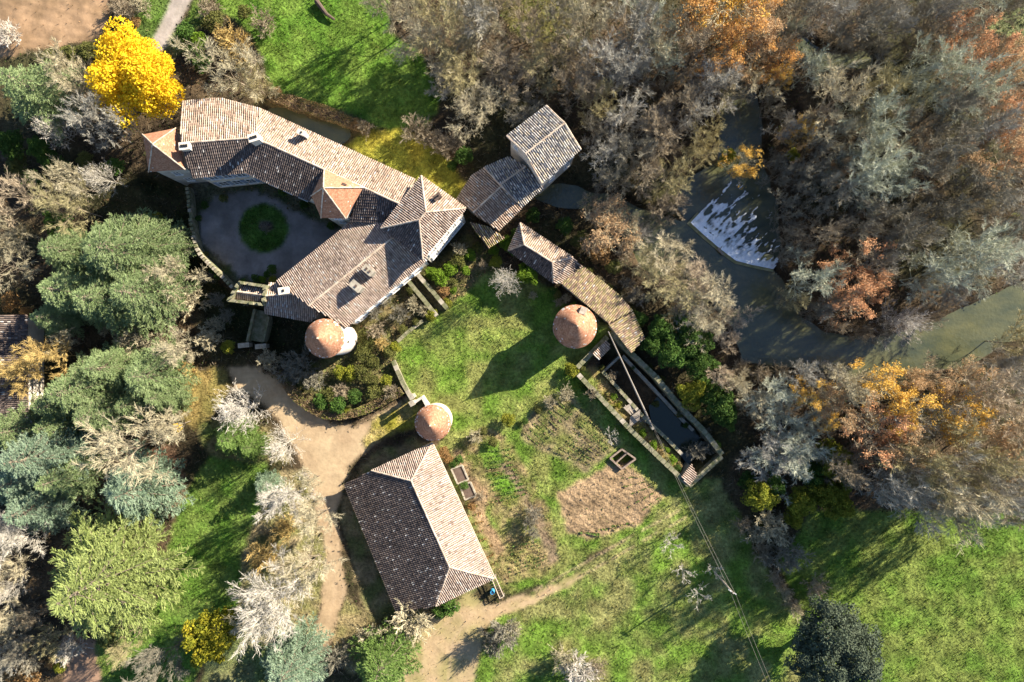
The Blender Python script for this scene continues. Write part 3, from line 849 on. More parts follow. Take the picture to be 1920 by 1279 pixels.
# corner turret with a pyramid roof
tu, pts = walls([(270,254,7.8),(329,243,7.8),(345,316,7.8),(280,321,7.8)], chateau, 'grey_render', 'corner_turret', ins=.22, z0=-2.0)
ap = (286.5, 271, 10.5)
roof(tu, [[(268,253,7.8),(330,241,7.8),ap], [(330,241,7.8),(347,318,7.8),ap], [(347,318,7.8),(279,323,7.8),ap], [(279,323,7.8),(268,253,7.8),ap]], 'orange',
     [((268,253,7.8),ap), ((330,241,7.8),ap), ((347,318,7.8),ap), ((279,323,7.8),ap)], flat=True)
on_wall(tu, pts, (280,321,7.8), (345,316,7.8), (.5,), (1.5, 4.6), w=.7, h=1.2)

# stair tower in the angle of the court
st, pts = walls([(607,321,9.2),(678,354,9.2),(645,407,9.2),(604,406,9.2),(587,367,9.2)], chateau, 'render', 'stair_tower', ins=.18, z0=-1.0)
ap = (606.5, 353, 13.0)
q = [(608,318,9.2),(681,352,9.2),(648,410,9.2),(602,409,9.2),(584,368,9.2)]
roof(st, [[q[i], q[(i+1)%5], ap] for i in range(5)], 'orange', [(p_, ap) for p_ in q], flat=True)
b = MB(); c = P(644.5, 346.5, 10.8); b.box((c.x, c.y, 10.3), .5, .35, .5, -.4); b.make('vent', M['deck'], st)
on_wall(st, pts, (645,407,9.2), (604,406,9.2), (.5,), (1.5, 4.3, 6.9), w=.6, h=1.1)

# great square pavilion
pv, pts = walls([(790,333,9.0),(871,391,9.0),(793,484,9.0),(717,428,9.0)], chateau, 'render', 'pavilion', ins=.32, z0=-1.0)
r0, r1 = (799,398.5,10.7), (786,413,10.7)
q = [(790,330.5,9.0),(873.5,391,9.0),(793,486.5,9.0),(714.5,428.5,9.0)]
roof(pv, [[q[0], q[1], r0], [q[1], q[2], r1, r0], [q[2], q[3], r1], [q[3], q[0], r0, r1]], ['rose','brown','shaded_lichen','brown'],
     [(q[0], r0), (q[1], r0), (r0, r1), (q[2], r1), (q[3], r1)], speck=.07)
chimney(pv, 819.5, 369, 9.2, 10.4, .8, .5, .6, 'deck', 2)
on_wall(pv, pts, (871,391,9.0), (793,484,9.0), (.14, .32, .5, .68, .86), (1.2, 4.2, 6.7), w=.85, h=1.35)
on_wall(pv, pts, (790,333,9.0), (871,391,9.0), (.25, .75), (1.2, 4.2, 6.6), w=.85, h=1.35)

# south wing
sw, pts = walls([(642,434,6.2),(722,414,6.4),(745,438,8.2),(800,485,6.2),(649,612,6.2),(579,573.5,8.2),(519,530,6.2)], chateau, 'render', 'south_wing', z0=-1.8)
roof(sw, [[(579,574,8.4),(748,436,8.4),(722,415,None),(656,417,None),(638,434,6.2),(517,530,6.2)], [(579,574,8.4),(762,424.5,8.4),(801,487,6.2),(649,614,6.2)]],
     'brown', [((579,574,8.4),(757,429,8.4))], speck=.04)
chimney(sw, 690, 507, 7.4, 9.2, 1.25, .75, 2.45, 'stone', 2)
chimney(sw, 667, 537, 7.2, 9.0, 1.35, .8, 2.45, 'stone', 1)
chimney(sw, 531, 545.5, 6.2, 7.8, 1.1, .7, .15, 'render', 1)
on_wall(sw, pts, (800,485,6.2), (649,612,6.2), (.1, .25, .4, .55, .7, .85), (1.0, 3.7), w=.85, h=1.3, shutters=True)

# low link roof between gatehouse and south wing
lk, pts = walls([(499,554,5.7),(504,534,4.9),(517,534,5.2),(540,550,5.9),(566,553,5.9),(594,589,5.0),(583,601,4.7),(498,586,4.7)], chateau, 'stone', 'link_building', ins=.2, z0=-2.2)
roof(lk, [[(498,555,6.1),(566,551,6.1),(597,590,None),(583,603.5,4.8),(496,587.5,4.8)], [(498,555,6.1),(504,532,4.9),(516,532.5,None),(541,550,6.1)]],
     'brown', [((498,555,6.1),(566,551,6.1))], speck=.10)

# round corner tower
c1 = P(609, 635, 7.9)
rt = None
b = MB()
rw = round_wall(chateau, c1, 2.12, -2.4, 7.85, 'render', 'round_tower')
cone_roof(rw, c1, 2.36, 7.9, 11.1)
for a_ in (-.2, .75):
    b.box((c1.x+math.cos(a_)*2.13, c1.y+math.sin(a_)*2.13, 4.6), .08, .22, .7, a_)
b.make('arrow_slit', M['dark'], rw)

# battlemented gatehouse
gh_o = [(448,527,6.2),(500.5,535,6.2),(496,574.5,6.2),(425.5,566,6.2)]
gh, pts = walls([(448,527,5.4),(500.5,535,5.4),(496,574.5,5.4),(425.5,566,5.4)], chateau, 'mossy_stone', 'gatehouse', ins=.05, low=0, z0=-2.4)
roof(gh, [[(444,547,5.9),(493,553.5,5.9),(490,569,5.2),(437,561,5.2)], [(444,547,5.9),(493,553.5,5.9),(494,540,5.2),(450,533,5.2)]], 'brown', [((444,547,5.9),(493,553.5,5.9))], speck=.08)
outer = [P(*p) for p in gh_o]; inner = inset_outline(outer, .36)
b = MB(); bz = lambda p, z: Vector((p.x, p.y, z))
for i in range(4):
    j = (i+1) % 4
    b.prism([bz(outer[i],5.2), bz(outer[j],5.2), bz(inner[j],5.2), bz(inner[i],5.2)][::-1], [bz(outer[i],6.2), bz(outer[j],6.2), bz(inner[j],6.2), bz(inner[i],6.2)][::-1])
b.make('parapet', M['mossy_stone'], gh)
ref = None
for i in range(4):
    j = (i+1) % 4; p, q_ = outer[i], outer[j]; pi_, qi = inner[i], inner[j]
    L = (q_-p).length; k = max(3, int(L/.95))
    for s in range(k):
        t0, t1 = (s+.12)/k, (s+.58)/k
        A = [p.lerp(q_, t0), p.lerp(q_, t1), pi_.lerp(qi, t1), pi_.lerp(qi, t0)]
        b = MB(); b.prism([bz(v, 6.203) for v in A][::-1], [bz(v, 6.5) for v in A][::-1], bottom=True); b.make('merlon', M['mossy_stone'], gh)

# curtain wall round the court with merlons
cw_px = [(352,352),(355,367),(356.7,383),(357.5,400),(359.5,418),(362,434),(365.5,450),(370,466),(379,481),(387,489.5),(395.5,497.5),(405,507),(415.5,517.5),(427,529),(438.7,541)]
cz = 1.2
cpts = [P(x, y, cz) for x, y in cw_px]
def thick(pts, t):
    L = []; R = []
    for i in range(len(pts)):
        d = (pts[min(i+1, len(pts)-1)]-pts[max(i-1, 0)]); d.z = 0; d.normalize(); n = Vector((-d.y, d.x, 0))
        L.append(pts[i]+n*t/2); R.append(pts[i]-n*t/2)
    return L, R
def wall_strip(b, pts, t, z0, z1):
    L, R = thick(pts, t)
    v = lambda p, z: (p.x, p.y, z)
    for i in range(len(pts)-1):
        b.face([v(L[i],z1), v(R[i],z1), v(R[i+1],z1), v(L[i+1],z1)][::-1])
        b.face([v(L[i],z0), v(L[i+1],z0), v(L[i+1],z1), v(L[i],z1)][::-1]); b.face([v(R[i],z0), v(R[i+1],z0), v(R[i+1],z1), v(R[i],z1)])
    for k in (0, -1): b.face([v(L[k],z0), v(R[k],z0), v(R[k],z1), v(L[k],z1)])
    return L, R
curt = empty('curtain_wall', (cpts[7].x, cpts[7].y, 0), 'curved battlemented stone wall around the west side of the courtyard', 'wall')
b = MB(); Lw, Rw = wall_strip(b, cpts, .42, -2.6, cz); b.make('masonry', M['mossy_stone'], curt)
for i in range(len(cpts)-1):
    for t0, t1 in ((.05, .42), (.58, .92)):
        if random.random() < .12: continue
        A = [Lw[i].lerp(Lw[i+1], t0), Lw[i].lerp(Lw[i+1], t1), Rw[i].lerp(Rw[i+1], t1), Rw[i].lerp(Rw[i+1], t0)]
        b = MB(); zt = cz+random.uniform(.3, .5)
        b.prism([(v.x, v.y, cz+.003) for v in A][::-1], [(v.x, v.y, zt) for v in A][::-1], bottom=True); b.make('merlon', M['mossy_stone'] if random.random() < .7 else M['stone'], curt)

# bridge over the moat to the gatehouse
br = empty('bridge', P(478, 615, 0), 'narrow stone bridge with low parapets crossing the dark moat', 'bridge')
b = MB(); wall_strip(b, [P(490,583,0), P(478,640,0)], 2.0, -2.6, -.02); b.make('bridge_deck', M['mossy_stone'], br)
for xs in ((477,580,463,641), (503,594,493,641)):
    b = MB(); wall_strip(b, [P(xs[0],xs[1],.7), P(xs[2],xs[3],.7)], .32, -.4, .7); b.make('parapet', M['mossy_stone'], br)
for x, y in ((456,648), (488,650)):
    b = MB(); c = P(x, y, 1.2); b.box((c.x, c.y, -.3), 1.3, .5, 1.3, .1); b.box((c.x, c.y, 1.003), 1.45, .62, .12, .1); b.make('end_pier', M['stone'], br)

# ------------------------------------------------------------------ two lone round towers
tw = empty('dovecote', P(1074, 614, 0), 'stout round tower with a broad orange cone roof and small dormer', 'tower')
c2 = P(1078, 613, 4.85); cone_roof(tw, c2, 2.72, 4.85, 8.25); round_wall(tw, c2, 2.42, -.5, 4.8, 'grey_render')
b = MB(); c = P(1092, 583.5, 5.9)
b.prism([(c.x-.55, c.y-.35, 5.3), (c.x+.35, c.y-.6, 5.3), (c.x+.75, c.y+.35, 5.3), (c.x-.15, c.y+.6, 5.3)], [(c.x-.5, c.y-.3, 6.25), (c.x+.2, c.y-.5, 6.25), (c.x+.6, c.y+.3, 6.1), (c.x-.1, c.y+.5, 6.1)])
b.make('dormer', M['wood'], tw)
t3 = empty('garden_tower', P(815, 790, 0), 'small round white tower with an orange cone roof beside the barn', 'tower')
c3 = P(811.5, 793.3, 4.4); cone_roof(t3, c3, 2.26, 4.4, 7.5); round_wall(t3, c3, 2.06, -.5, 4.35, 'render')

# ------------------------------------------------------------------ barn
barn = empty('barn', P(790, 985, 0), 'big hip-roofed tile barn with one pale and one dark slope', 'barn')
R0, R1 = (771,902,5.2), (843,1064,5.2)
walls([(808,835,3.4),(922,1084,3.4),(817,1133,3.4),(747,1146,1.8),(650,909,1.8),(697,885,3.4)], barn, 'grey_render', ins=.3, low=.12)
roof(barn, [[R0,R1,(925.5,1085.5,3.5),(810,831.5,3.5)], [R0,(810,831.5,3.5),(697,883,3.5)], [R1,(817,1136,3.5),(925.5,1085.5,3.5)],
            [R0,(697,883,None),(646,908.5,1.75),(745,1151,1.75),(817,1136,None),R1]], ['pale','brown','brown','shaded_lichen'],
     [(R0,R1),(R0,(810,831.5,3.5)),(R0,(697,883,3.55)),(R1,(925.5,1085.5,3.5)),(R1,(817,1136,3.55))], speck=.05)
b = MB(); b.path([P(813,834,3.42), P(928.5,1085,3.42)], .07, 6); b.make('gutter', M['mortar'], barn)
b = MB(); b.path([P(853,1138,2.6), P(853,1143,0.0)], .05, 6); b.make('post', M['wood'], barn)

# ------------------------------------------------------------------ mill
mill = empty('water_mill', P(985, 320, 0), 'old water mill with a tall grey-tiled house and lower brown roofs', 'mill')
mh, pts = walls([(1025,203,8.0),(1059,234,9.4),(1085,280,8.0),(1016,340,8.0),(986,287,9.4),(953,257,8.0)], mill, 'grey_render', 'mill_house', ins=.2, z0=-2.2)
roof(mh, [[(985,289,9.7),(1058.3,231.5,9.7),(1024.8,199.5,8.0),(950.4,256,8.0)], [(985,289,9.7),(1058.3,231.5,9.7),(1088.5,280,8.0),(1015.6,343.5,8.0)]], 'grey',
     [((985,289,9.7),(1058.3,231.5,9.7)), ((985,289,9.66),(950.4,256,8.0)), ((985,289,9.66),(1015.6,343.5,8.0)), ((1058.3,231.5,9.66),(1024.8,199.5,8.0)), ((1058.3,231.5,9.66),(1088.5,280,8.0))], speck=.14, pitch=.27)
on_wall(mh, pts, (1085,280,8.0), (1016,340,8.0), (.3, .42, .76, .88), (5.3,), w=.6, h=.9)
on_wall(mh, pts, (1085,280,8.0), (1016,340,8.0), (.36, .82), (2.0,), w=.7, h=1.1)
on_wall(mh, pts, (953,257,8.0), (986,287,9.4), (.35,), (6.0,), w=.5, h=.7)
mw, pts = walls([(909,318,3.9),(955,297,3.9),(985,314,4.5),(1014,344,3.9),(969,376,3.9),(938,347,4.5)], mill, 'grey_render', 'upper_mill_wing', ins=.15, z0=-2.0)
roof(mw, [[(938,347,4.8),(985,313,4.8),(955,295,3.9),(908,315,3.9)], [(938,347,4.8),(985,313,4.8),(1016,345,3.9),(969,379,3.9)], [(969,380,3.7),(1016,346,3.7),(1019,351.5,3.35),(977,390,3.35)]], 'grey',
     [((938,347,4.8),(985,313,4.8)), ((938,347,4.75),(908,315,3.9)), ((938,347,4.75),(969,379,3.9))], speck=.08, pitch=.27)
ml, pts = walls([(887,397,4.0),(940,351,4.0),(976,390,3.2),(935,431,3.2)], mill, 'stone', 'lower_mill_wing', ins=.15, z0=-1.5)
walls([(887,397,4.0),(859,374,3.2),(886,333,3.2),(909,318,3.2),(938,349,4.0)], mill, 'stone', 'lower_mill_wall', ins=.15, z0=-1.0)
roof(ml, [[(887,399,4.3),(940,350,4.3),(909,315.5,3.3),(885,330.5,None),(857,374,3.3)], [(887,399,4.3),(940,350,4.3),(978,391,3.3),(934,433,3.3)]], 'rose', [((887,399,4.3),(940,350,4.3))], speck=.06, pitch=.27)
ln = empty('lean_to', P(908, 440, 0), 'low lean-to with mossy golden tiles between château and mill', 'shed')
walls([(884,418,2.8),(914,424,2.8),(942,446,2.3),(915,463,2.3)], ln, 'stone', ins=.1)
roof(ln, [[(880,417,3.0),(916,425,None),(946,446,2.3),(915,466,2.3)]], 'moss', speck=.03)

# ------------------------------------------------------------------ long outbuilding east of the garden
ob = empty('outbuilding', P(1080, 540, 0), 'long outbuilding with a hipped end and mossy yellow sloping tiles', 'outbuilding')
walls([(975,422,2.9),(1071,484,2.9),(1092,501,2.9),(1052,529,2.9),(1037,527,2.9),(956,468,2.9)], ob, 'stone', 'house_wall', ins=.2)
A_, B_ = (983,459,4.3), (1035.6,492,4.3)
roof(ob, [[A_,B_,(1073.5,483.5,3.0),(975.5,419,3.0)], [A_,(975.5,419,3.0),(953.5,470,3.0)], [A_,B_,(1037,530,3.0),(953.5,470,3.0)], [B_,(1073.5,483.5,3.0),(1092,499,None),(1049,533,3.0),(1037,530,None)]], ['rose','brown','shaded_lichen','brown'],
     [(A_,B_),(A_,(975.5,419,3.0)),(A_,(953.5,470,3.0)),(B_,(1073.5,483.5,3.0)),(B_,(1037,530,3.05))], speck=.08)
walls([(1053,533,3.0),(1142,606,3.0),(1184,583,2.4),(1158,555,2.4),(1091,503,2.4)], ob, 'stone', 'shed_wall', ins=.15)
walls([(1143,612,2.9),(1183,660,2.9),(1205,634,2.3),(1184,587,2.3)], ob, 'stone', 'shed_wall', ins=.15)
roof(ob, [[(1051.5,531.5,3.35),(1141.5,607,3.35),(1186,584,2.5),(1159,553,None),(1093,500.5,2.5)], [(1141.5,609,3.2),(1184,663,3.2),(1208,635,2.4),(1186,586,2.4)]], 'moss', speck=.03)

# house on the left edge of the photo, roof strewn with leaves
ho = empty('house', P(0, 690, 0), 'house with a dark red-brown tiled roof at the left photo edge', 'house')
walls([(-110,596,3.6),(48,596,3.6),(50,782,3.6),(-110,782,3.6)], ho, 'render', ins=.2)
roof(ho, [[(-30,592,5.2),(-30,788,5.2),(53,785,3.6),(51,590,3.6)], [(-30,592,5.2),(-30,788,5.2),(-115,788,3.6),(-115,592,3.6)]], ['shaded_lichen','shaded_lichen'], [((-30,592,5.2),(-30,788,5.2))], speck=.03)  # dark tile palette on both slopes stands in for cedar shade
stp = empty('garden_steps', P(60, 618, 0), 'short flight of stone steps beside the house at left', 'steps')
for k in range(5):
    b = MB(); c = P(57, 598+k*11, .1); b.box((c.x, c.y, -.3), 1.0, .5, .42+.12*(4-k), 0); b.make('step', M['concrete'], stp)

# ------------------------------------------------------------------ garden walls and terraces
def stone_wall(name, pts, t, h, label, mat='mossy_stone', cat='wall', coping=True, z0=-.5):
    w = [P(x, y, h) for x, y in pts]
    o = empty(name, (sum(p.x for p in w)/len(w), sum(p.y for p in w)/len(w), 0), label, cat)
    b = MB(); wall_strip(b, w, t, z0, h); b.make('masonry', M[mat], o)
    if coping:
        L, R = thick(w, t+.10)
        for i in range(len(w)-1):
            n = max(1, round((w[i+1]-w[i]).length/.75))
            for k in range(n):
                t0, t1 = k/n+.012, (k+1)/n-.012
                A = [L[i].lerp(L[i+1], t0), L[i].lerp(L[i+1], t1), R[i].lerp(R[i+1], t1), R[i].lerp(R[i+1], t0)]
                zt = h+random.uniform(.07, .12); dx = random.uniform(-.02, .02)
                b = MB(); b.prism([(v.x+dx, v.y, h+.003) for v in A][::-1], [(v.x+dx, v.y, zt) for v in A][::-1], bottom=True)
                b.make('coping_stone', M['stone'] if random.random() < (.5 if name == 'garden_wall' else .08) else M['mossy_stone'], o)
    return o
stone_wall('garden_wall', [(766,528),(790,557),(819,593)], .45, 1.0, 'low mossy wall on the left side of the sunken grass passage')
stone_wall('garden_wall', [(783,515),(810,546),(838,579)], .45, 1.0, 'low mossy wall on the right side of the sunken grass passage')
stone_wall('garden_wall', [(737,677),(745,695),(757,722),(769,743)], .45, .9, 'pale garden wall between the bramble bank and the lawn')
stone_wall('garden_wall', [(745,641),(768,620),(793,602)], .35, .7, 'thin pale garden wall at the upper left of the lawn')
stone_wall('basin_wall', [(1082,690),(1110,662),(1139,632)], .5, 1.2, 'short stone wall at the upper left end of the basin yard')
stone_wall('basin_wall', [(1084,702),(1132,753),(1187,811),(1240,862),(1292,911)], .5, 1.3, 'long stone wall between the lawn and the basin yard')
stone_wall('basin_wall', [(1146,624),(1184,663),(1229,706),(1267,752),(1290,778),(1318,806),(1338,832),(1354,853)], .55, 1.3, 'long weedy stone wall along the wooded side of the basin yard', z0=-2.2)
stone_wall('basin_wall', [(1354,856),(1322,884),(1292,912)], .5, 1.2, 'mossy stone wall closing the lower end of the basin yard', z0=-2.0)
stone_wall('channel_wall', [(1130,697),(1153,722),(1184,757),(1214,790),(1247,820),(1279,853)], .35, .35, 'low stone kerb along the dark basin channel', 'stone', 'kerb', True, -2.0)
stone_wall('channel_wall', [(1131,698),(1146,684),(1161,670)], .3, -.3, 'thin stone cross wall in the shaded basin', 'stone', 'wall', False, -2.2)
stone_wall('channel_ledge', [(1168,668),(1200,702),(1240,745),(1278,786),(1300,808)], .4, -.6, 'narrow stone ledge at the foot of the basin wall', 'stone', 'ledge', False, -2.2)
b = MB()
for x, y in ((770,744), (771.5,757.5)): pass
for (x, y), lb in (((771,745), 'pale stone gate pillar at the end of the garden wall'), ((772,757), 'pale stone gate pillar nearer the small round tower')):
    o = empty('gate_pillar', P(x, y, 0), lb, 'pillar', 'gate pillars'); c = P(x, y, 2.6)
    b = MB(); b.box((c.x, c.y, -.3), .52, .52, 2.7, .5); b.make('shaft', M['stone'], o)
    b = MB(); b.box((c.x, c.y, 2.403), .68, .68, .2, .5); b.make('cap', M['stone'], o)
stone_wall('yard_wall', [(774,757),(791,746),(801,762)], .4, 1.9, 'short high wall from gate pillar to the small round tower', 'grey_render', coping=False)

# dark water at the bottom of the basin
cw = [(1216,762),(1232,745),(1262,752),(1300,802),(1325,840),(1290,872),(1262,838),(1222,796)]
b = MB(); b.face([(p.x, p.y, -1.25) for p in [P(x, y, -1.25) for x, y in cw]][::-1]); b.make('basin_water', M['dark_water'], None, kind='structure')

# two little tiled shelters inside the basin yard
sh = empty('shelter', P(1127, 657, 0), 'tiny tiled shelter roof at the upper end of the basin yard', 'shed')
walls([(1112,664,1.7),(1135,640,1.7),(1143,650,1.5),(1121,672,1.5)], sh, 'stone', ins=.06, z0=-1.5)
roof(sh, [[(1110.5,664,1.95),(1135.5,638.5,1.95),(1145,650.5,1.6),(1121.5,675,1.6)]], 'rose')
sh = empty('shelter', P(1293, 888, 0), 'small dark tiled shelter at the lower end of the basin yard', 'shed')
walls([(1278,895,1.5),(1296,872,1.5),(1304,890,1.2),(1290,907,1.2)], sh, 'stone', ins=.06, z0=-1.5)
roof(sh, [[(1276,896,1.75),(1296,870,1.75),(1306,891,1.3),(1291,911,1.3)]], 'brown')
# wooden stairs on the terrace: treads are parts
ws = empty('wooden_steps', P(1190, 790, 0), 'flight of pale wooden steps down the basin terrace', 'steps')
for i in range(9):
    t = i/8; x = 1176+14*t; y = 762+14*t
    c = P(x, y, .45-.1*i*.3); b = MB(); b.box((c.x, c.y, c.z-.12), 1.05, .16, .10, .5); b.make('tread', M['wood'], ws)
for i in range(9):
    t = i/8; x = 1182+17*t; y = 792-13*t
    c = P(x, y, .75); b = MB(); b.box((c.x, c.y, .6), .16, 1.35, .10, -.9+PI/2-.75); b.make('tread', M['wood'], ws)
for i in range(6):
    t = i/5; x = 1203+14*t; y = 786+12*t
    c = P(x, y, .2); b = MB(); b.box((c.x, c.y, .05-.08*i), .9, .16, .10, .5); b.make('tread', M['wood'], ws)
b = MB(); b.path([P(1172,760,.35), P(1192,782,.2)], .06); b.path([P(1184,797,.55), P(1200,780,.55)], .07); b.make('stringer', M['wood'], ws)

# the long beam across the basin
pb = empty('timber_beam', P(1183, 715, 1.5), 'long grey timber pole lying across the basin from wall to post', 'pole')
b = MB(); pa, pe = P(1140.5, 622, 3.0), P(1224, 803, 1.3)
for k in range(8):
    b.tube(pa.lerp(pe, k/8), pa.lerp(pe, (k+1)/8), .075+.007*k, .082+.007*k, 8)
b.make('shaft', M['cable'], pb)
b = MB(); c = P(1225, 804, 1.6); b.box((c.x, c.y, -.3), .35, .35, 1.75, .4); b.make('post', M['stone'], pb)

# utility pole with its two wires
up = empty('utility_pole', P(1341, 1074, 0), 'tall thin wooden utility pole standing in the meadow', 'pole')
base = G(1341, 1074); b = MB(); topz = 7.4
b.tube((base.x, base.y, -.5), (base.x, base.y, topz), .13, .09, 8); b.make('shaft', M['wood'], up)
b = MB(); b.box((base.x, base.y, topz-.5), 1.1, .10, .10, -.55); b.make('crossarm', M['metal'], up)
b = MB()
for u in (-.4, .4): b.tube((base.x+u*math.cos(-.55), base.y+u*math.sin(-.55), topz-.4), (base.x+u*math.cos(-.55), base.y+u*math.sin(-.55), topz-.15), .05, .04, 6)
b.make('insulator', M['frame'], up)
for u, lb in ((-.4, 'left one of two thin overhead wires above the meadow'), (.4, 'right one of two thin overhead wires above the meadow')):
    d = Vector((u*math.cos(-.55), u*math.sin(-.55), 0))
    top = Vector((base.x, base.y, topz-.15))+d
    a0 = P(1226, 803, 1.9)+d*.3; e0 = P(1470, 1345, 6.0)+d
    b = MB()
    for s, e, sag in ((a0, top, .9), (top, e0, .6)):
        ps = [s.lerp(e, k/14)+Vector((0, 0, -sag*4*(k/14)*(1-k/14))) for k in range(15)]
        b.path(ps, .014, 4)
    b.make('overhead_wire', M['cable'], None, label=lb, cat='wire', group='overhead wires')

# compost box in the vegetable garden
cb = empty('compost_box', P(1167, 858, 0), 'square brick cold frame with a dark open pit beside the plot', 'cold frame')
q4 = [P(1144,860,.4), P(1166,843,.4), P(1192,861,.4), P(1166,880,.4)]
for i in range(4):
    b = MB(); wall_strip(b, [q4[i], q4[(i+1)%4]], .22, -.4, .45+random.uniform(-.006, .006)+i*.004); b.make('side_wall', M['bricky'], cb)
b = MB(); wall_strip(b, [P(1176,850,.4), P(1156,868,.4)], .18, -.4, .40); b.make('partition', M['bricky'], cb)
# rack and barrel at the barn corner
rk = empty('log_rack', P(934, 1105, 0), 'open timber rack leaning out from the barn corner', 'rack')
f4 = [P(922,1086,1.2), P(929,1083,1.2), P(944.5,1119,1.2), P(937,1123,1.2)]
for p in f4:
    b = MB(); b.tube((p.x, p.y, -.2), (p.x, p.y, 1.2), .06, .06, 6); b.make('post', M['wood'], rk)
for i in range(4):
    b = MB(); b.tube(f4[i], f4[(i+1)%4], .055, .055, 6); b.make('rail', M['mortar'], rk)
b = MB()
for k in range(9):
    t = k/8; p = f4[0].lerp(f4[3], t); q = f4[1].lerp(f4[2], t); b.tube((p.x, p.y, .25+.05*(k % 3)), (q.x, q.y, .25+.06*(k % 2)), .09, .08, 6)
b.make('log', M['deck'], rk)
ba = empty('barrel', G(923.5, 1107), 'bright blue plastic water barrel beside the barn corner', 'barrel')
c = G(923.5, 1107); b = MB()
ring = lambda r, z: [(c.x+r*math.cos(2*PI*k/20), c.y+r*math.sin(2*PI*k/20), c.z+z) for k in range(20)]
for (r0_, z0_), (r1_, z1_) in zip([(.26,0),(.30,.15),(.31,.45),(.30,.75)], [(.30,.15),(.31,.45),(.30,.75),(.26,.9)]): b.prism(ring(r0_, z0_), ring(r1_, z1_), cap=False)
b.face(ring(.26, .86)); b.make('body', M['blue_plastic'], ba)
b = MB(); b.prism(ring(.13, .862), ring(.13, .90)); b.make('lid', M['glass'], ba)
# blue tarpaulin in the basin, seen as sky-lit sheet; log in the meadow
b = MB(); c = G(606, 17); b.tube(P(593,2,.35), P(612,27,.35), .35, .25, 9); b.tube(P(612,27,.35), P(627,37,.3), .25, .16, 8)
b.make('fallen_trunk', M['deck'], None, label='dark fallen tree trunk lying in the green meadow at top', cat='log')

# trimmed hedge curling round the bramble bank: one leafy wall following a curve
def hedge(name, pts, w, h, n, cols, label):
    ws_ = [P(x, y, h*.8) for x, y in pts]
    L = np.array([0]+[ (b_-a_).length for a_, b_ in zip(ws_[:-1], ws_[1:])]).cumsum()
    u = RNG.uniform(0, L[-1], n)
    X = np.interp(u, L, [p.x for p in ws_]); Y = np.interp(u, L, [p.y for p in ws_])
    dx = np.gradient(np.interp(np.linspace(0, L[-1], 200), L, [p.x for p in ws_])); dy = np.gradient(np.interp(np.linspace(0, L[-1], 200), L, [p.y for p in ws_]))
    k = np.clip((u/L[-1]*199).astype(int), 0, 199); nl = np.hypot(dx[k], dy[k])+1e-9
    nx_, ny_ = -dy[k]/nl, dx[k]/nl
    s_ = RNG.uniform(-1, 1, n); top = RNG.random(n) < .62
    wob = 1+.28*(vnoise(u, u*0, 1.1, 5)-.5)*2; hh = h*(1+.22*(vnoise(u, u*0, .9, 9)-.5)*2)
    off = np.where(top, s_*w/2, np.sign(s_)*w/2*RNG.uniform(.85, 1.05, n))*wob
    z = np.where(top, hh*RNG.uniform(.9, 1.04, n), hh*RNG.random(n))-.05
    c = np.stack([X+nx_*off, Y+ny_*off, z], -1)
    nr = RNG.normal(size=(n, 3)); nr[:, 2] = np.abs(nr[:, 2])+.3; nr /= np.linalg.norm(nr, axis=1)[:, None]
    a_ = np.cross(nr, RNG.normal(size=(n, 3))); a_ /= np.linalg.norm(a_, axis=1)[:, None]; b_ = np.cross(nr, a_)
    sz = RNG.uniform(.05, .11, (n, 1))
    V = np.stack([c-a_*sz, c-b_*sz*.6, c+a_*sz, c+b_*sz*.6], 1).reshape(-1, 3)
    cl = np.array(cols); t = np.clip(fbm(u, s_*w, 1.3, 33)*1.6-.3+RNG.normal(0, .18, n), 0, .999)
    C = cl[(t*len(cl)).astype(int)]*RNG.uniform(.75, 1.25, (n, 1))
    o = empty(name, (ws_[len(ws_)//2].x, ws_[len(ws_)//2].y, 0), label, 'hedge')
    obj('foliage', V, np.arange(n*4).reshape(-1, 4), M['litter'], o, cols=np.repeat(C, 4, 0))
    b = MB(); wall_strip(b, [Vector((p.x, p.y, h*.7)) for p in ws_], w*.7, -.3, h*.72); b.make('inner_branches', M['deck'], o)
HC = [(.20,.13,.07), (.16,.115,.055), (.24,.17,.09), (.12,.11,.035), (.15,.17,.03), (.22,.15,.09)]
hedge('hedge', [(520,700),(533,716),(546,732),(562,750),(580,762),(598,772),(618,779),(640,780),(664,776),(688,767),(712,755),(736,743),(754,732)], 1.15, 1.15, 9000, HC, 'clipped brown-green hedge curving along the dirt yard below the brambles')
hedge('hedge', [(505,180),(540,190),(575,200),(610,211),(645,226),(690,242)], 1.5, 1.2, 7000, HC[:4]+[(.26,.17,.07)], 'ragged brown hedge along the far bank of the stream')

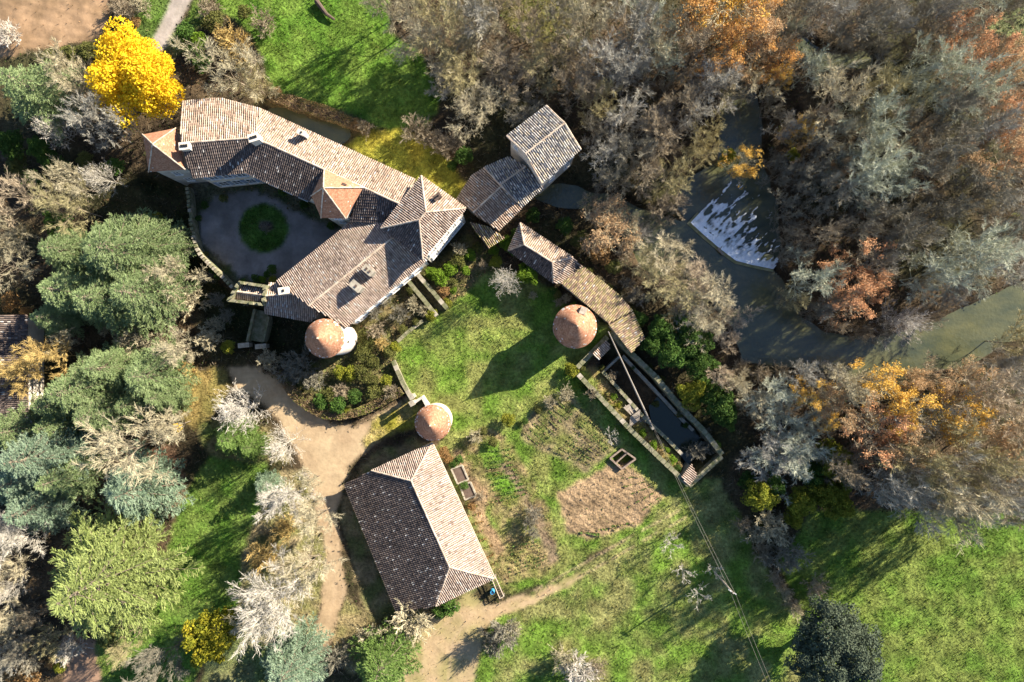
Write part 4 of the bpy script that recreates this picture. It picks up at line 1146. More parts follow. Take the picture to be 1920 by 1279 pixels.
# stone-edged beds along the barn, and rows of winter vegetables
for i, (q, lb) in enumerate([([(846,880),(866,873),(878,900),(858,908)], 'stone-edged garden bed against the pale barn slope'), ([(862,912),(882,905),(893,930),(872,938)], 'lower stone-edged garden bed beside the barn')]):
    o = empty('raised_bed', P(sum(p[0] for p in q)/4, sum(p[1] for p in q)/4, 0), lb, 'garden bed')
    w4 = [P(x, y, .35) for x, y in q]
    for k in range(4):
        b = MB(); wall_strip(b, [w4[k], w4[(k+1)%4]], .2, -.3, .34+.004*k); b.make('edging', M['stone'], o)
    b = MB(); b.face([(p.x, p.y, .22) for p in w4][::-1]); b.make('soil', M['deck'], o)
def rows(name, quad, nrow, npl, cols, label, size=.16):
    q = [P(x, y, 0) for x, y in quad]; V = []; C = []
    for r in range(nrow):
        a_ = q[0].lerp(q[3], (r+.5)/nrow); e_ = q[1].lerp(q[2], (r+.5)/nrow)
        for k in range(npl):
            if random.random() < .35: continue
            c = a_.lerp(e_, (k+random.random()*.8)/npl); c.z = float(ground_z(np.array(c.x), np.array(c.y)))+.06
            base = random.choice(cols); s0 = size*random.uniform(.5, 1.3)
            for l in range(7):
                t = random.uniform(0, 2*PI); d = Vector((math.cos(t), math.sin(t), random.uniform(.2, 1.0))).normalized(); n = d.cross(Vector((0,0,1))).normalized()
                V += [c-n*s0*.12, c+d*s0*.5-n*s0*.35, c+d*s0, c+d*s0*.5+n*s0*.35]
                f = random.uniform(.7, 1.35); C += [(base[0]*f, base[1]*f, base[2]*f)]*4
    obj(name, np.array([tuple(v) for v in V]), np.arange(len(V)).reshape(-1, 4), M['grass'], cols=np.array(C), kind='stuff')
VG = [(.10,.17,.03), (.14,.20,.04), (.09,.14,.035), (.20,.19,.06), (.22,.17,.08)]
rows('vegetable_rows', [(1062,742),(1085,765),(1010,842),(978,815)], 9, 34, VG, '')
rows('vegetable_rows', [(1100,775),(1155,832),(1100,875),(1040,850)], 10, 36, VG[2:], '')
rows('vegetable_rows', [(1210,965),(1245,935),(1195,890),(1150,890)], 5, 22, VG, '', .13)
rows('vegetable_rows', [(1160,985),(1205,975),(1110,1008),(1070,1000)], 3, 16, VG, '', .22)
rows('vegetable_rows', [(905,842),(955,838),(990,930),(930,945)], 10, 24, VG[:3], '', .2)
rows('vegetable_rows', [(948,1022),(1010,1012),(1030,1055),(955,1085)], 8, 24, VG[2:], '', .18)
rows('vegetable_rows', [(855,945),(895,940),(935,1060),(915,1075)], 8, 18, [(.24,.15,.06), (.20,.13,.05), (.14,.15,.04)], '', .22)
scatter_undergrowth()
# ------------------------------------------------------------------ trees: a few of each kind are grown, the rest are copies
def unit(v): return v/ (np.linalg.norm(v, axis=-1, keepdims=True)+1e-9)

def prisms(segs, n=3):
    """segs (m,8): p0 xyz, p1 xyz, r0, r1 -> thin tapered prisms"""
    s = np.asarray(segs); m = len(s)
    p, q, r0, r1 = s[:, :3], s[:, 3:6], s[:, 6:7], s[:, 7:8]
    d = unit(q-p); ref = np.where(np.abs(d[:, 2:3]) > .9, np.array([[1., 0, 0]]), np.array([[0, 0, 1.]]))
    a = unit(np.cross(d, ref)); b = np.cross(d, a)
    V = np.empty((m, 2*n, 3))
    for k in range(n):
        t = 2*PI*k/n
        o = a*math.cos(t)+b*math.sin(t)
        V[:, k] = p+o*r0; V[:, n+k] = q+o*r1
    F = np.array([(k, (k+1) % n, n+(k+1) % n, n+k) for k in range(n)])
    return V.reshape(-1, 3), (F[None]+(np.arange(m)*2*n)[:, None, None]).reshape(-1, 4)

def ribbons(segs, rng):
    """twigs: flat tapered slivers, each turned at random about its own axis"""
    s = np.asarray(segs); m = len(s)
    p, q, r0, r1 = s[:, :3], s[:, 3:6], s[:, 6:7], s[:, 7:8]
    d = unit(q-p); a = unit(np.cross(d, rng.normal(size=(m, 3))))
    V = np.stack([p-a*r0, p+a*r0, q+a*r1, q-a*r1], 1)
    return V.reshape(-1, 3), np.arange(m*4).reshape(-1, 4)

def skeleton(rng, R=4.0, Ht=10.0, trunk=.30, limbs=9, spread=(.35, 1.25), sub=(7, 7), twigs=8, tw_len=.82, thick=.20, up=.25, lean=0.0, multi=1, wig=.18):
    """returns thick segments, twig segments"""
    thick_s, twig_s, tips = [], [], []
    def chain(p, d, L, r0, r1, k, upb, wg):
        pts = [p]
        for i in range(k):
            d = unit(d+rng.normal(0, wg/k**.5, 3)+np.array([0, 0, upb/k]))
            p = p+d*L/k; pts.append(p)
        for i in range(k):
            thick_s.append((*pts[i], *pts[i+1], r0+(r1-r0)*i/k, r0+(r1-r0)*(i+1)/k))
        return pts, d
    for s in range(multi):
        base = np.array([rng.normal(0, .25) if multi > 1 else 0, rng.normal(0, .25) if multi > 1 else 0, -.3])
        d0 = unit(np.array([rng.normal(0, .06)+(rng.normal(0, .35) if multi > 1 else 0), rng.normal(0, .06)+(rng.normal(0, .35) if multi > 1 else 0), 1]))
        tp, td = chain(base, d0, Ht*.72/(1.15 if multi > 1 else 1), thick, thick*.35, 6, .1, .12)
        n = max(3, limbs//multi)
        a0 = rng.uniform(0, 2*PI)
        for i in range(n):
            t = trunk+(1-trunk)*(i+.5)/n
            k = t*6; j = min(int(k), 5); p = tp[j]+(tp[j+1]-tp[j])*(k-j)
            az = a0+i*2.4+rng.normal(0, .3)
            tilt = spread[1]+(spread[0]-spread[1])*t+rng.normal(0, .12)
            d = np.array([math.sin(tilt)*math.cos(az), math.sin(tilt)*math.sin(az), math.cos(tilt)])
            reach = R*(1.12-.45*max(0, t-.45))
            L = min(reach/max(math.sin(tilt), .55), Ht*.62)*rng.uniform(.82, 1.1)
            lp, ld = chain(p, d, L, thick*.45*(1.1-.6*t), .028, 5, up, wig)
            for jj in range(sub[0]):
                tt = .25+.75*(jj+rng.random())/sub[0]
                k = tt*5; j = min(int(k), 4); p2 = lp[j]+(lp[j+1]-lp[j])*(k-j)
                d2 = unit(unit(lp[j+1]-lp[j])+rng.normal(0, .5, 3)+np.array([0, 0, .12]))
                L2 = L*(.55-.30*tt)*rng.uniform(.8, 1.25)+.35
                sp, _ = chain(p2, d2, L2, .032, .016, 3, .12, wig)
                for q in range(sub[1]):
                    t3 = .2+.8*(q+rng.random())/sub[1]
                    k = t3*3; j3 = min(int(k), 2); p3 = sp[j3]+(sp[j3+1]-sp[j3])*(k-j3)
                    d3 = unit(unit(sp[j3+1]-sp[j3])+rng.normal(0, .46, 3)+np.array([0, 0, .12]))
                    L3 = rng.uniform(.5, 1.0)*tw_len*1.25
                    e = p3+d3*L3
                    twig_s.append((*p3, *e, .017, .009))
                    for w in range(twigs):
                        t4 = .15+.85*rng.random(); p4 = p3+d3*L3*t4
                        d4 = unit(d3+rng.normal(0, .40, 3)+np.array([0, 0, .08]))
                        e4 = p4+d4*tw_len*rng.uniform(.45, 1.0)
                        twig_s.append((*p4, *e4, .0185, .008)); tips.append(e4)
    return np.array(thick_s), np.array(twig_s), np.array(tips)

def leaf_cards(c, rng, size, per=1, spread=.25, up=.4):
    """little folded leaf bunches round the points c"""
    c = np.repeat(c, per, 0)+rng.normal(0, spread, (len(c)*per, 3)); m = len(c)
    nrm = rng.normal(size=(m, 3)); nrm[:, 2] = np.abs(nrm[:, 2])+up; nrm = unit(nrm)
    a = unit(np.cross(nrm, rng.normal(size=(m, 3)))); b = np.cross(nrm, a)
    s = size*rng.uniform(.6, 1.25, (m, 1))
    V = np.stack([c-a*s, c-b*s*.55+nrm*s*.12, c+a*s, c+b*s*.55+nrm*s*.12], 1)
    return V.reshape(-1, 3), np.arange(m*4).reshape(-1, 4)

PROTO = {}
def proto(key, trunkV, trunkF, crownV, crownF):
    PROTO.setdefault(key, []).append((mesh_np(key+'_trunk', trunkV, trunkF, [M['bark']], smooth=True), mesh_np(key+'_crown', crownV, crownF, [M['bark']])))

M['bark'] = m_noise('bark', (.16,.12,.085), (.27,.22,.16), 4.0, .95, .02, var=.2)
def twig_mat(name, c1, c2, var=.16): M[name] = m_noise(name, c1, c2, .7, .9, 0, var=var, spec=.1)
twig_mat('tw_tan', (.33,.285,.180), (.47,.41,.28)); twig_mat('tw_grey', (.28,.26,.215), (.42,.39,.33)); twig_mat('tw_white', (.42,.375,.31), (.56,.51,.44))
twig_mat('tw_olive', (.27,.235,.115), (.41,.35,.19)); twig_mat('tw_brown', (.25,.20,.135), (.37,.30,.205)); twig_mat('tw_lichen', (.32,.33,.24), (.48,.48,.37))
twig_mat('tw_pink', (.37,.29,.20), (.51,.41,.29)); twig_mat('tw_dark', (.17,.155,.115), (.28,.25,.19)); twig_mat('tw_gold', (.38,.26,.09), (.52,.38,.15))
M['lf_yellow'] = m_leaf('yellow_leaves', (.60,.39,.012), (.76,.52,.018), (.84,.62,.04), 1.4, .05, .35)
M['lf_orange'] = m_leaf('orange_leaves', (.38,.19,.055), (.55,.28,.085), (.60,.38,.13), 1.1, .15, .3)
M['lf_russet'] = m_leaf('russet_leaves', (.20,.11,.045), (.30,.18,.07), (.36,.20,.08), 1.6, .2, .25)
M['lf_rust'] = m_leaf('rust_leaves', (.40,.19,.09), (.52,.27,.13), (.50,.30,.17), 1.1, .12, .3)
M['lf_gold'] = m_leaf('gold_leaves', (.50,.28,.05), (.66,.40,.07), (.58,.40,.14), 1.1, .12, .3)
M['lf_fawn'] = m_leaf('fawn_leaves', (.36,.23,.12), (.46,.31,.17), (.42,.25,.11), 1.1, .12, .3)
M['lf_green'] = m_leaf('green_leaves', (.035,.075,.016), (.060,.115,.020), (.095,.150,.028), 1.6, .25, .25)
M['lf_bright'] = m_leaf('bright_green_leaves', (.09,.16,.015), (.13,.21,.018), (.17,.25,.025), 1.6, .1, .3)
M['lf_olive'] = m_leaf('olive_leaves', (.075,.085,.022), (.11,.115,.03), (.16,.145,.04), 1.6, .2, .25)
M['lf_lime'] = m_leaf('yellow_green_leaves', (.11,.14,.016), (.19,.20,.022), (.30,.28,.035), 1.3, .15, .3)
M['lf_goldgreen'] = m_leaf('gold_green_leaves', (.10,.13,.015), (.27,.25,.02), (.46,.36,.03), .45, .1, .3)
M['lf_dark'] = m_leaf('dark_grey_green_leaves', (.058,.076,.050), (.082,.102,.066), (.108,.128,.085), .7, .05, .15, .95, .03)
M['nd_sage'] = m_leaf('sage_needles', (.165,.225,.085), (.235,.30,.13), (.31,.365,.18), .7, .12, .25)
M['nd_blue'] = m_leaf('blue_needles', (.165,.235,.145), (.24,.315,.205), (.32,.39,.265), .7, .12, .25)
M['nd_lime'] = m_leaf('lime_needles', (.205,.255,.070), (.285,.335,.105), (.35,.395,.14), .7, .10, .25)
M['nd_green'] = m_leaf('green_needles', (.12,.195,.045), (.175,.265,.065), (.22,.31,.09), .7, .12, .25)

# bare broadleaf trees
for i in range(6):
    rng = np.random.default_rng(200+i)
    th, tw, tips = skeleton(rng, limbs=9+i % 3, sub=(8, 8), twigs=10, thick=.17, multi=2 if i == 4 else 1, up=.1+.1*(i % 3), spread=(.25, 1.15+.1*(i % 2)))
    th[:, 6:] *= .85
    PROTO.setdefault('tips', []).append(tips)
    tv, tf = prisms(th); cv, cf = ribbons(tw, rng); proto('bare', tv, tf, cv, cf)
# pale trees with few stout limbs and open twigs (seen clearly as stars from above)
for i in range(3):
    rng = np.random.default_rng(300+i)
    th, tw, tips = skeleton(rng, Ht=8.0, limbs=38, sub=(7, 4), twigs=3, tw_len=.55, thick=.13, up=.18, trunk=.22, spread=(.12, 1.35), wig=.10)
    th[:, 6:] *= .62; tw[:, 6:] *= .95
    tv, tf = prisms(th); cv, cf = ribbons(tw, rng); proto('star', tv, tf, cv, cf)
# very large bare trees with fine hazy twigs
for i in range(2):
    rng = np.random.default_rng(310+i)
    th, tw, tips = skeleton(rng, R=6.6, Ht=11.0, limbs=15, sub=(11, 8), twigs=7, tw_len=.85, thick=.22, up=.2, spread=(.2, 1.2), wig=.28)
    th[:, 6:] *= .85
    tv, tf = prisms(th); cv, cf = ribbons(tw, rng); proto('broad', tv, tf, cv, cf)
# bushy bare shrub: many stems from the ground
for i in range(3):
    rng = np.random.default_rng(320+i)
    th, tw, tips = skeleton(rng, R=1.6, Ht=2.6, trunk=.08, limbs=16, multi=4, sub=(5, 5), twigs=6, tw_len=.38, thick=.05, up=.35, spread=(.3, 1.2))
    th[:, 6:] = np.minimum(th[:, 6:], .03)
    tv, tf = prisms(th); cv, cf = ribbons(tw, rng); proto('twiggy', tv, tf, cv, cf)
# small bare orchard tree
rng = np.random.default_rng(340)
th, tw, tips = skeleton(rng, R=1.6, Ht=3.8, trunk=.45, limbs=7, sub=(4, 4), twigs=3, tw_len=.45, thick=.09, up=.2)
tv, tf = prisms(th); cv, cf = ribbons(tw, rng); proto('orchard', tv, tf, cv, cf)
# leafy trees: full crown (yellow) and thinning crowns (autumn oaks)
for i in range(3):
    rng = np.random.default_rng(380+i)
    th, tw, tips = skeleton(rng, R=4.2, limbs=9, sub=(6, 6), twigs=6, up=.2)
    dens = np.array([vnoise(tips[:, 0]+i*9, tips[:, 1]+tips[:, 2]*.7, 1.5, 7)]).ravel()
    tips2 = tips[dens > .42]
    tv, tf = prisms(th); lv, lf = leaf_cards(tips2, rng, .15, 4, .18, .4); wv, wf = ribbons(tw, rng)
    tv2 = np.concatenate([tv, wv]); tf2 = np.concatenate([tf, wf+len(tv)])
    proto('autumn', tv2, tf2, lv, lf)
# evergreen broadleaf crowns in clumps
def blob(rng, R, Ht, nclump, per, size, low=.12, lump=.2, crs=(.26, .42)):
    pts = []; cl = []
    for k in range(nclump):
        t = (k+.5)/nclump; ph = k*2.399+rng.normal(0, .2)
        cz = 1-t*(1.0-low*.2); rr = math.sqrt(max(0, 1-(cz-.0)**2))
        d = np.array([math.cos(ph)*rr, math.sin(ph)*rr, cz])
        c = d*np.array([R*.72, R*.72, Ht*.42])*rng.uniform(.92-lump, .92+lump)*(1+lump*.6*math.sin(3*ph+1.3))+np.array([0, 0, Ht*.5])
        cr = R*rng.uniform(*crs)
        u = unit(rng.normal(size=(per, 3))); u[:, 2] = np.where(u[:, 2] < -.25, -u[:, 2], u[:, 2])
        pts.append(c+u*cr*rng.uniform(.75, 1.08, (per, 1))*np.array([1, 1, .85]))
    pts = np.concatenate(pts)
    v, f = leaf_cards(pts, rng, size, 1, .04, .5)
    st = [(0, 0, -.3, rng.normal(0, .1), rng.normal(0, .1), Ht*.6, .12*R/2+.05, .05*R/2+.03)]
    for k in range(6):
        a = k*1.05; st.append((0, 0, Ht*.25, math.cos(a)*R*.55, math.sin(a)*R*.55, Ht*.62, .06*R/2+.02, .02))
    tv, tf = prisms(st, 6)
    return tv, tf, v, f
for i in range(3):
    rng = np.random.default_rng(400+i); proto('evergreen', *blob(rng, 3.0, 5.0, 44, 130, .16, lump=.3, crs=(.16, .30)))
for i in range(4):
    rng = np.random.default_rng(420+i); proto('bush', *blob(rng, 1.2, 1.7, 15, 110, .10))
rng = np.random.default_rng(445); proto('full', *blob(rng, 4.3, 9.0, 58, 480, .15, lump=.34))
rng = np.random.default_rng(440); proto('oak', *blob(rng, 6.4, 9.5, 150, 240, .15, lump=.22, crs=(.10, .19)))
# cedars: flat sprays on level boughs
def cedar(rng, R=7.0, Ht=15.0, tiers=12, den=1.0):
    th = [(0, 0, -.4, 0, 0, Ht*.5, .42, .26), (0, 0, Ht*.5, .1, .05, Ht*.98, .26, .05)]
    nd = []
    for t in range(tiers):
        z = Ht*(.22+.75*t/(tiers-1)); f = t/(tiers-1)
        L0 = R*(1.0-f)**.75*(.95 if f < .15 else 1)+.5
        nb = max(4, int(round(9-4*f)))
        a0 = rng.uniform(0, 2*PI)
        for b in range(nb):
            az = a0+2*PI*b/nb+rng.normal(0, .18); L = L0*rng.uniform(.72, 1.12)
            d = np.array([math.cos(az), math.sin(az), 0]); side = np.array([-d[1], d[0], 0])
            K = 6; pts = [np.array([0, 0, z])]; rise = rng.uniform(.05, .30); bend = rng.normal(0, .12)
            for k in range(1, K+1):
                s = k/K
                pts.append(np.array([0, 0, z])+d*L*s+side*bend*L*s*s+np.array([0, 0, L*(rise*s-.30*s*s)]))
            for k in range(K): th.append((*pts[k], *pts[k+1], .09*(1-k/K)*L/R+.02, .09*(1-(k+1)/K)*L/R+.012))
            nsub = max(5, int(L*3.2*den))
            for q in range(nsub):
                s = .18+.82*(q+rng.random())/nsub; kk = min(int(s*K), K-1)
                p = pts[kk]+(pts[kk+1]-pts[kk])*(s*K-kk)
                sg = 1 if q % 2 else -1
                bl = (L*.36*(1.05-s)+.45)*rng.uniform(.7, 1.2)
                dd = unit(d*rng.uniform(.55, 1.1)+side*sg*rng.uniform(.5, 1.0)+np.array([0, 0, rng.normal(-.03, .1)]))
                n2 = max(3, int(bl*8))
                for w in range(n2):
                    u = (w+rng.random())/n2; c = p+dd*bl*u+np.array([0, 0, -.10*u*u*bl])
                    for e in range(4):
                        o = unit(dd*.9+np.cross(dd, [0, 0, 1])*rng.normal(0, .75)+np.array([0, 0, rng.uniform(-.05, .5)]))
                        ln = rng.uniform(.20, .42)
                        nd.append((*c, *(c+o*ln*1.15), .052, .016))
    tv, tf = prisms(th, 5); cv, cf = ribbons(nd, rng)
    return tv, tf, cv, cf
for i in range(3):
    rng = np.random.default_rng(460+i); proto('cedar', *cedar(rng, tiers=10+i))
rng = np.random.default_rng(470); proto('small_cedar', *cedar(rng, 4.2, 9.0, 9, 1.2))

KIND = {  # kind: (object name, prototype, crown material, trunk material, prototype radius, prototype height, height rule, look, category, group)
 'T': ('bare_tree','bare','tw_tan','bark',4.0,9.5, 'bare tan-twigged tree'),
 'G': ('bare_tree','bare','tw_grey','bark',4.0,9.5, 'bare grey-twigged tree'),
 'W': ('bare_tree','star','tw_white','tw_white',4.0,9.0, 'bare whitish star-shaped tree'),
 'Z': ('bare_tree','broad','tw_white','tw_white',6.6,11.0, 'bare whitish spreading tree'),
 'X': ('bare_tree','broad','tw_lichen','tw_lichen',6.6,11.0, 'bare lichen-grey spreading tree'),
 'L': ('bare_tree','bare','tw_lichen','tw_lichen',4.0,9.5, 'bare lichen-grey tree'),
 'O': ('bare_tree','bare','tw_olive','bark',4.0,9.5, 'bare olive-tinted tree'),
 'B': ('bare_tree','bare','tw_brown','bark',4.0,9.5, 'bare brown-twigged tree'),
 'P': ('bare_tree','bare','tw_pink','bark',4.0,9.5, 'bare pinkish-twigged tree'),
 'D': ('bare_tree','bare','tw_dark','bark',4.0,9.5, 'dark bare tree in shade'),  # twig colour darkened to imitate shade among the crowns
 'Y': ('bare_tree','bare','tw_gold','tw_gold',4.0,9.5, 'bare golden-twigged tree'),
 'b': ('bare_shrub','twiggy','tw_brown','tw_brown',1.6,2.8, 'bare brown shrub'),
 't': ('bare_shrub','twiggy','tw_tan','tw_tan',1.6,2.8, 'bare tan shrub'),
 'w': ('bare_shrub','twiggy','tw_white','tw_white',1.6,2.8, 'bare pale shrub'),
 'y': ('bare_shrub','twiggy','tw_gold','tw_gold',1.6,2.8, 'golden-stemmed shrub'),
 'd': ('bare_shrub','twiggy','tw_dark','tw_dark',1.6,2.8, 'dark bare shrub'),
 'f': ('orchard_tree','orchard','tw_white','tw_grey',1.7,3.9, 'small bare fruit tree'),
 'N': ('ginkgo_tree','full','lf_yellow','bark',4.5,9.5, 'bright yellow-leaved tree'),
 'R': ('oak_tree','autumn','lf_orange','tw_brown',4.3,9.5, 'orange-leaved oak'),
 'r': ('oak_tree','autumn','lf_rust','tw_brown',4.3,9.5, 'rust-red leaved oak'),
 'A': ('oak_tree','autumn','lf_gold','tw_tan',4.3,9.5, 'gold-leaved oak'),
 'F': ('oak_tree','autumn','lf_fawn','tw_tan',4.3,9.5, 'fawn-leaved oak'),
 'E': ('evergreen_tree','evergreen','lf_green','bark',3.0,5.2, 'dark green leafy evergreen'),
 'J': ('evergreen_tree','evergreen','lf_bright','bark',3.0,5.2, 'bright green leafy evergreen'),
 'V': ('evergreen_tree','evergreen','lf_goldgreen','bark',3.0,5.2, 'bright yellow-green leafy tree'),
 'l': ('evergreen_tree','evergreen','lf_lime','bark',3.0,5.2, 'yellow-green leafy evergreen'),
 'e': ('leafy_shrub','bush','lf_green','bark',1.3,1.8, 'dark green leafy shrub'),
 'g': ('leafy_shrub','bush','lf_bright','bark',1.3,1.8, 'bright green leafy shrub'),
 'o': ('leafy_shrub','bush','lf_olive','bark',1.3,1.8, 'olive green leafy shrub'),
 'k': ('leafy_shrub','bush','lf_lime','bark',1.3,1.8, 'yellow-green leafy shrub'),
 'u': ('leafy_shrub','bush','lf_russet','bark',1.3,1.8, 'orange-brown leafy shrub'),
 'a': ('leafy_shrub','bush','lf_yellow','bark',1.3,1.8, 'bright yellow leafy shrub'),
 'H': ('holm_oak','oak','lf_dark','bark',6.4,9.5, 'great round dark grey-green evergreen oak'),
 'C': ('cedar_tree','cedar','nd_sage','bark',7.2,15.0, 'sage green cedar'),
 'U': ('cedar_tree','cedar','nd_blue','bark',7.2,15.0, 'blue-green cedar'),
 'M': ('cedar_tree','cedar','nd_lime','bark',7.2,15.0, 'lime green cedar'),
 'S': ('cedar_tree','small_cedar','nd_blue','bark',4.4,9.0, 'blue-green young cedar'),
 's': ('cedar_tree','small_cedar','nd_green','bark',4.4,9.0, 'fresh green young cedar'),
}
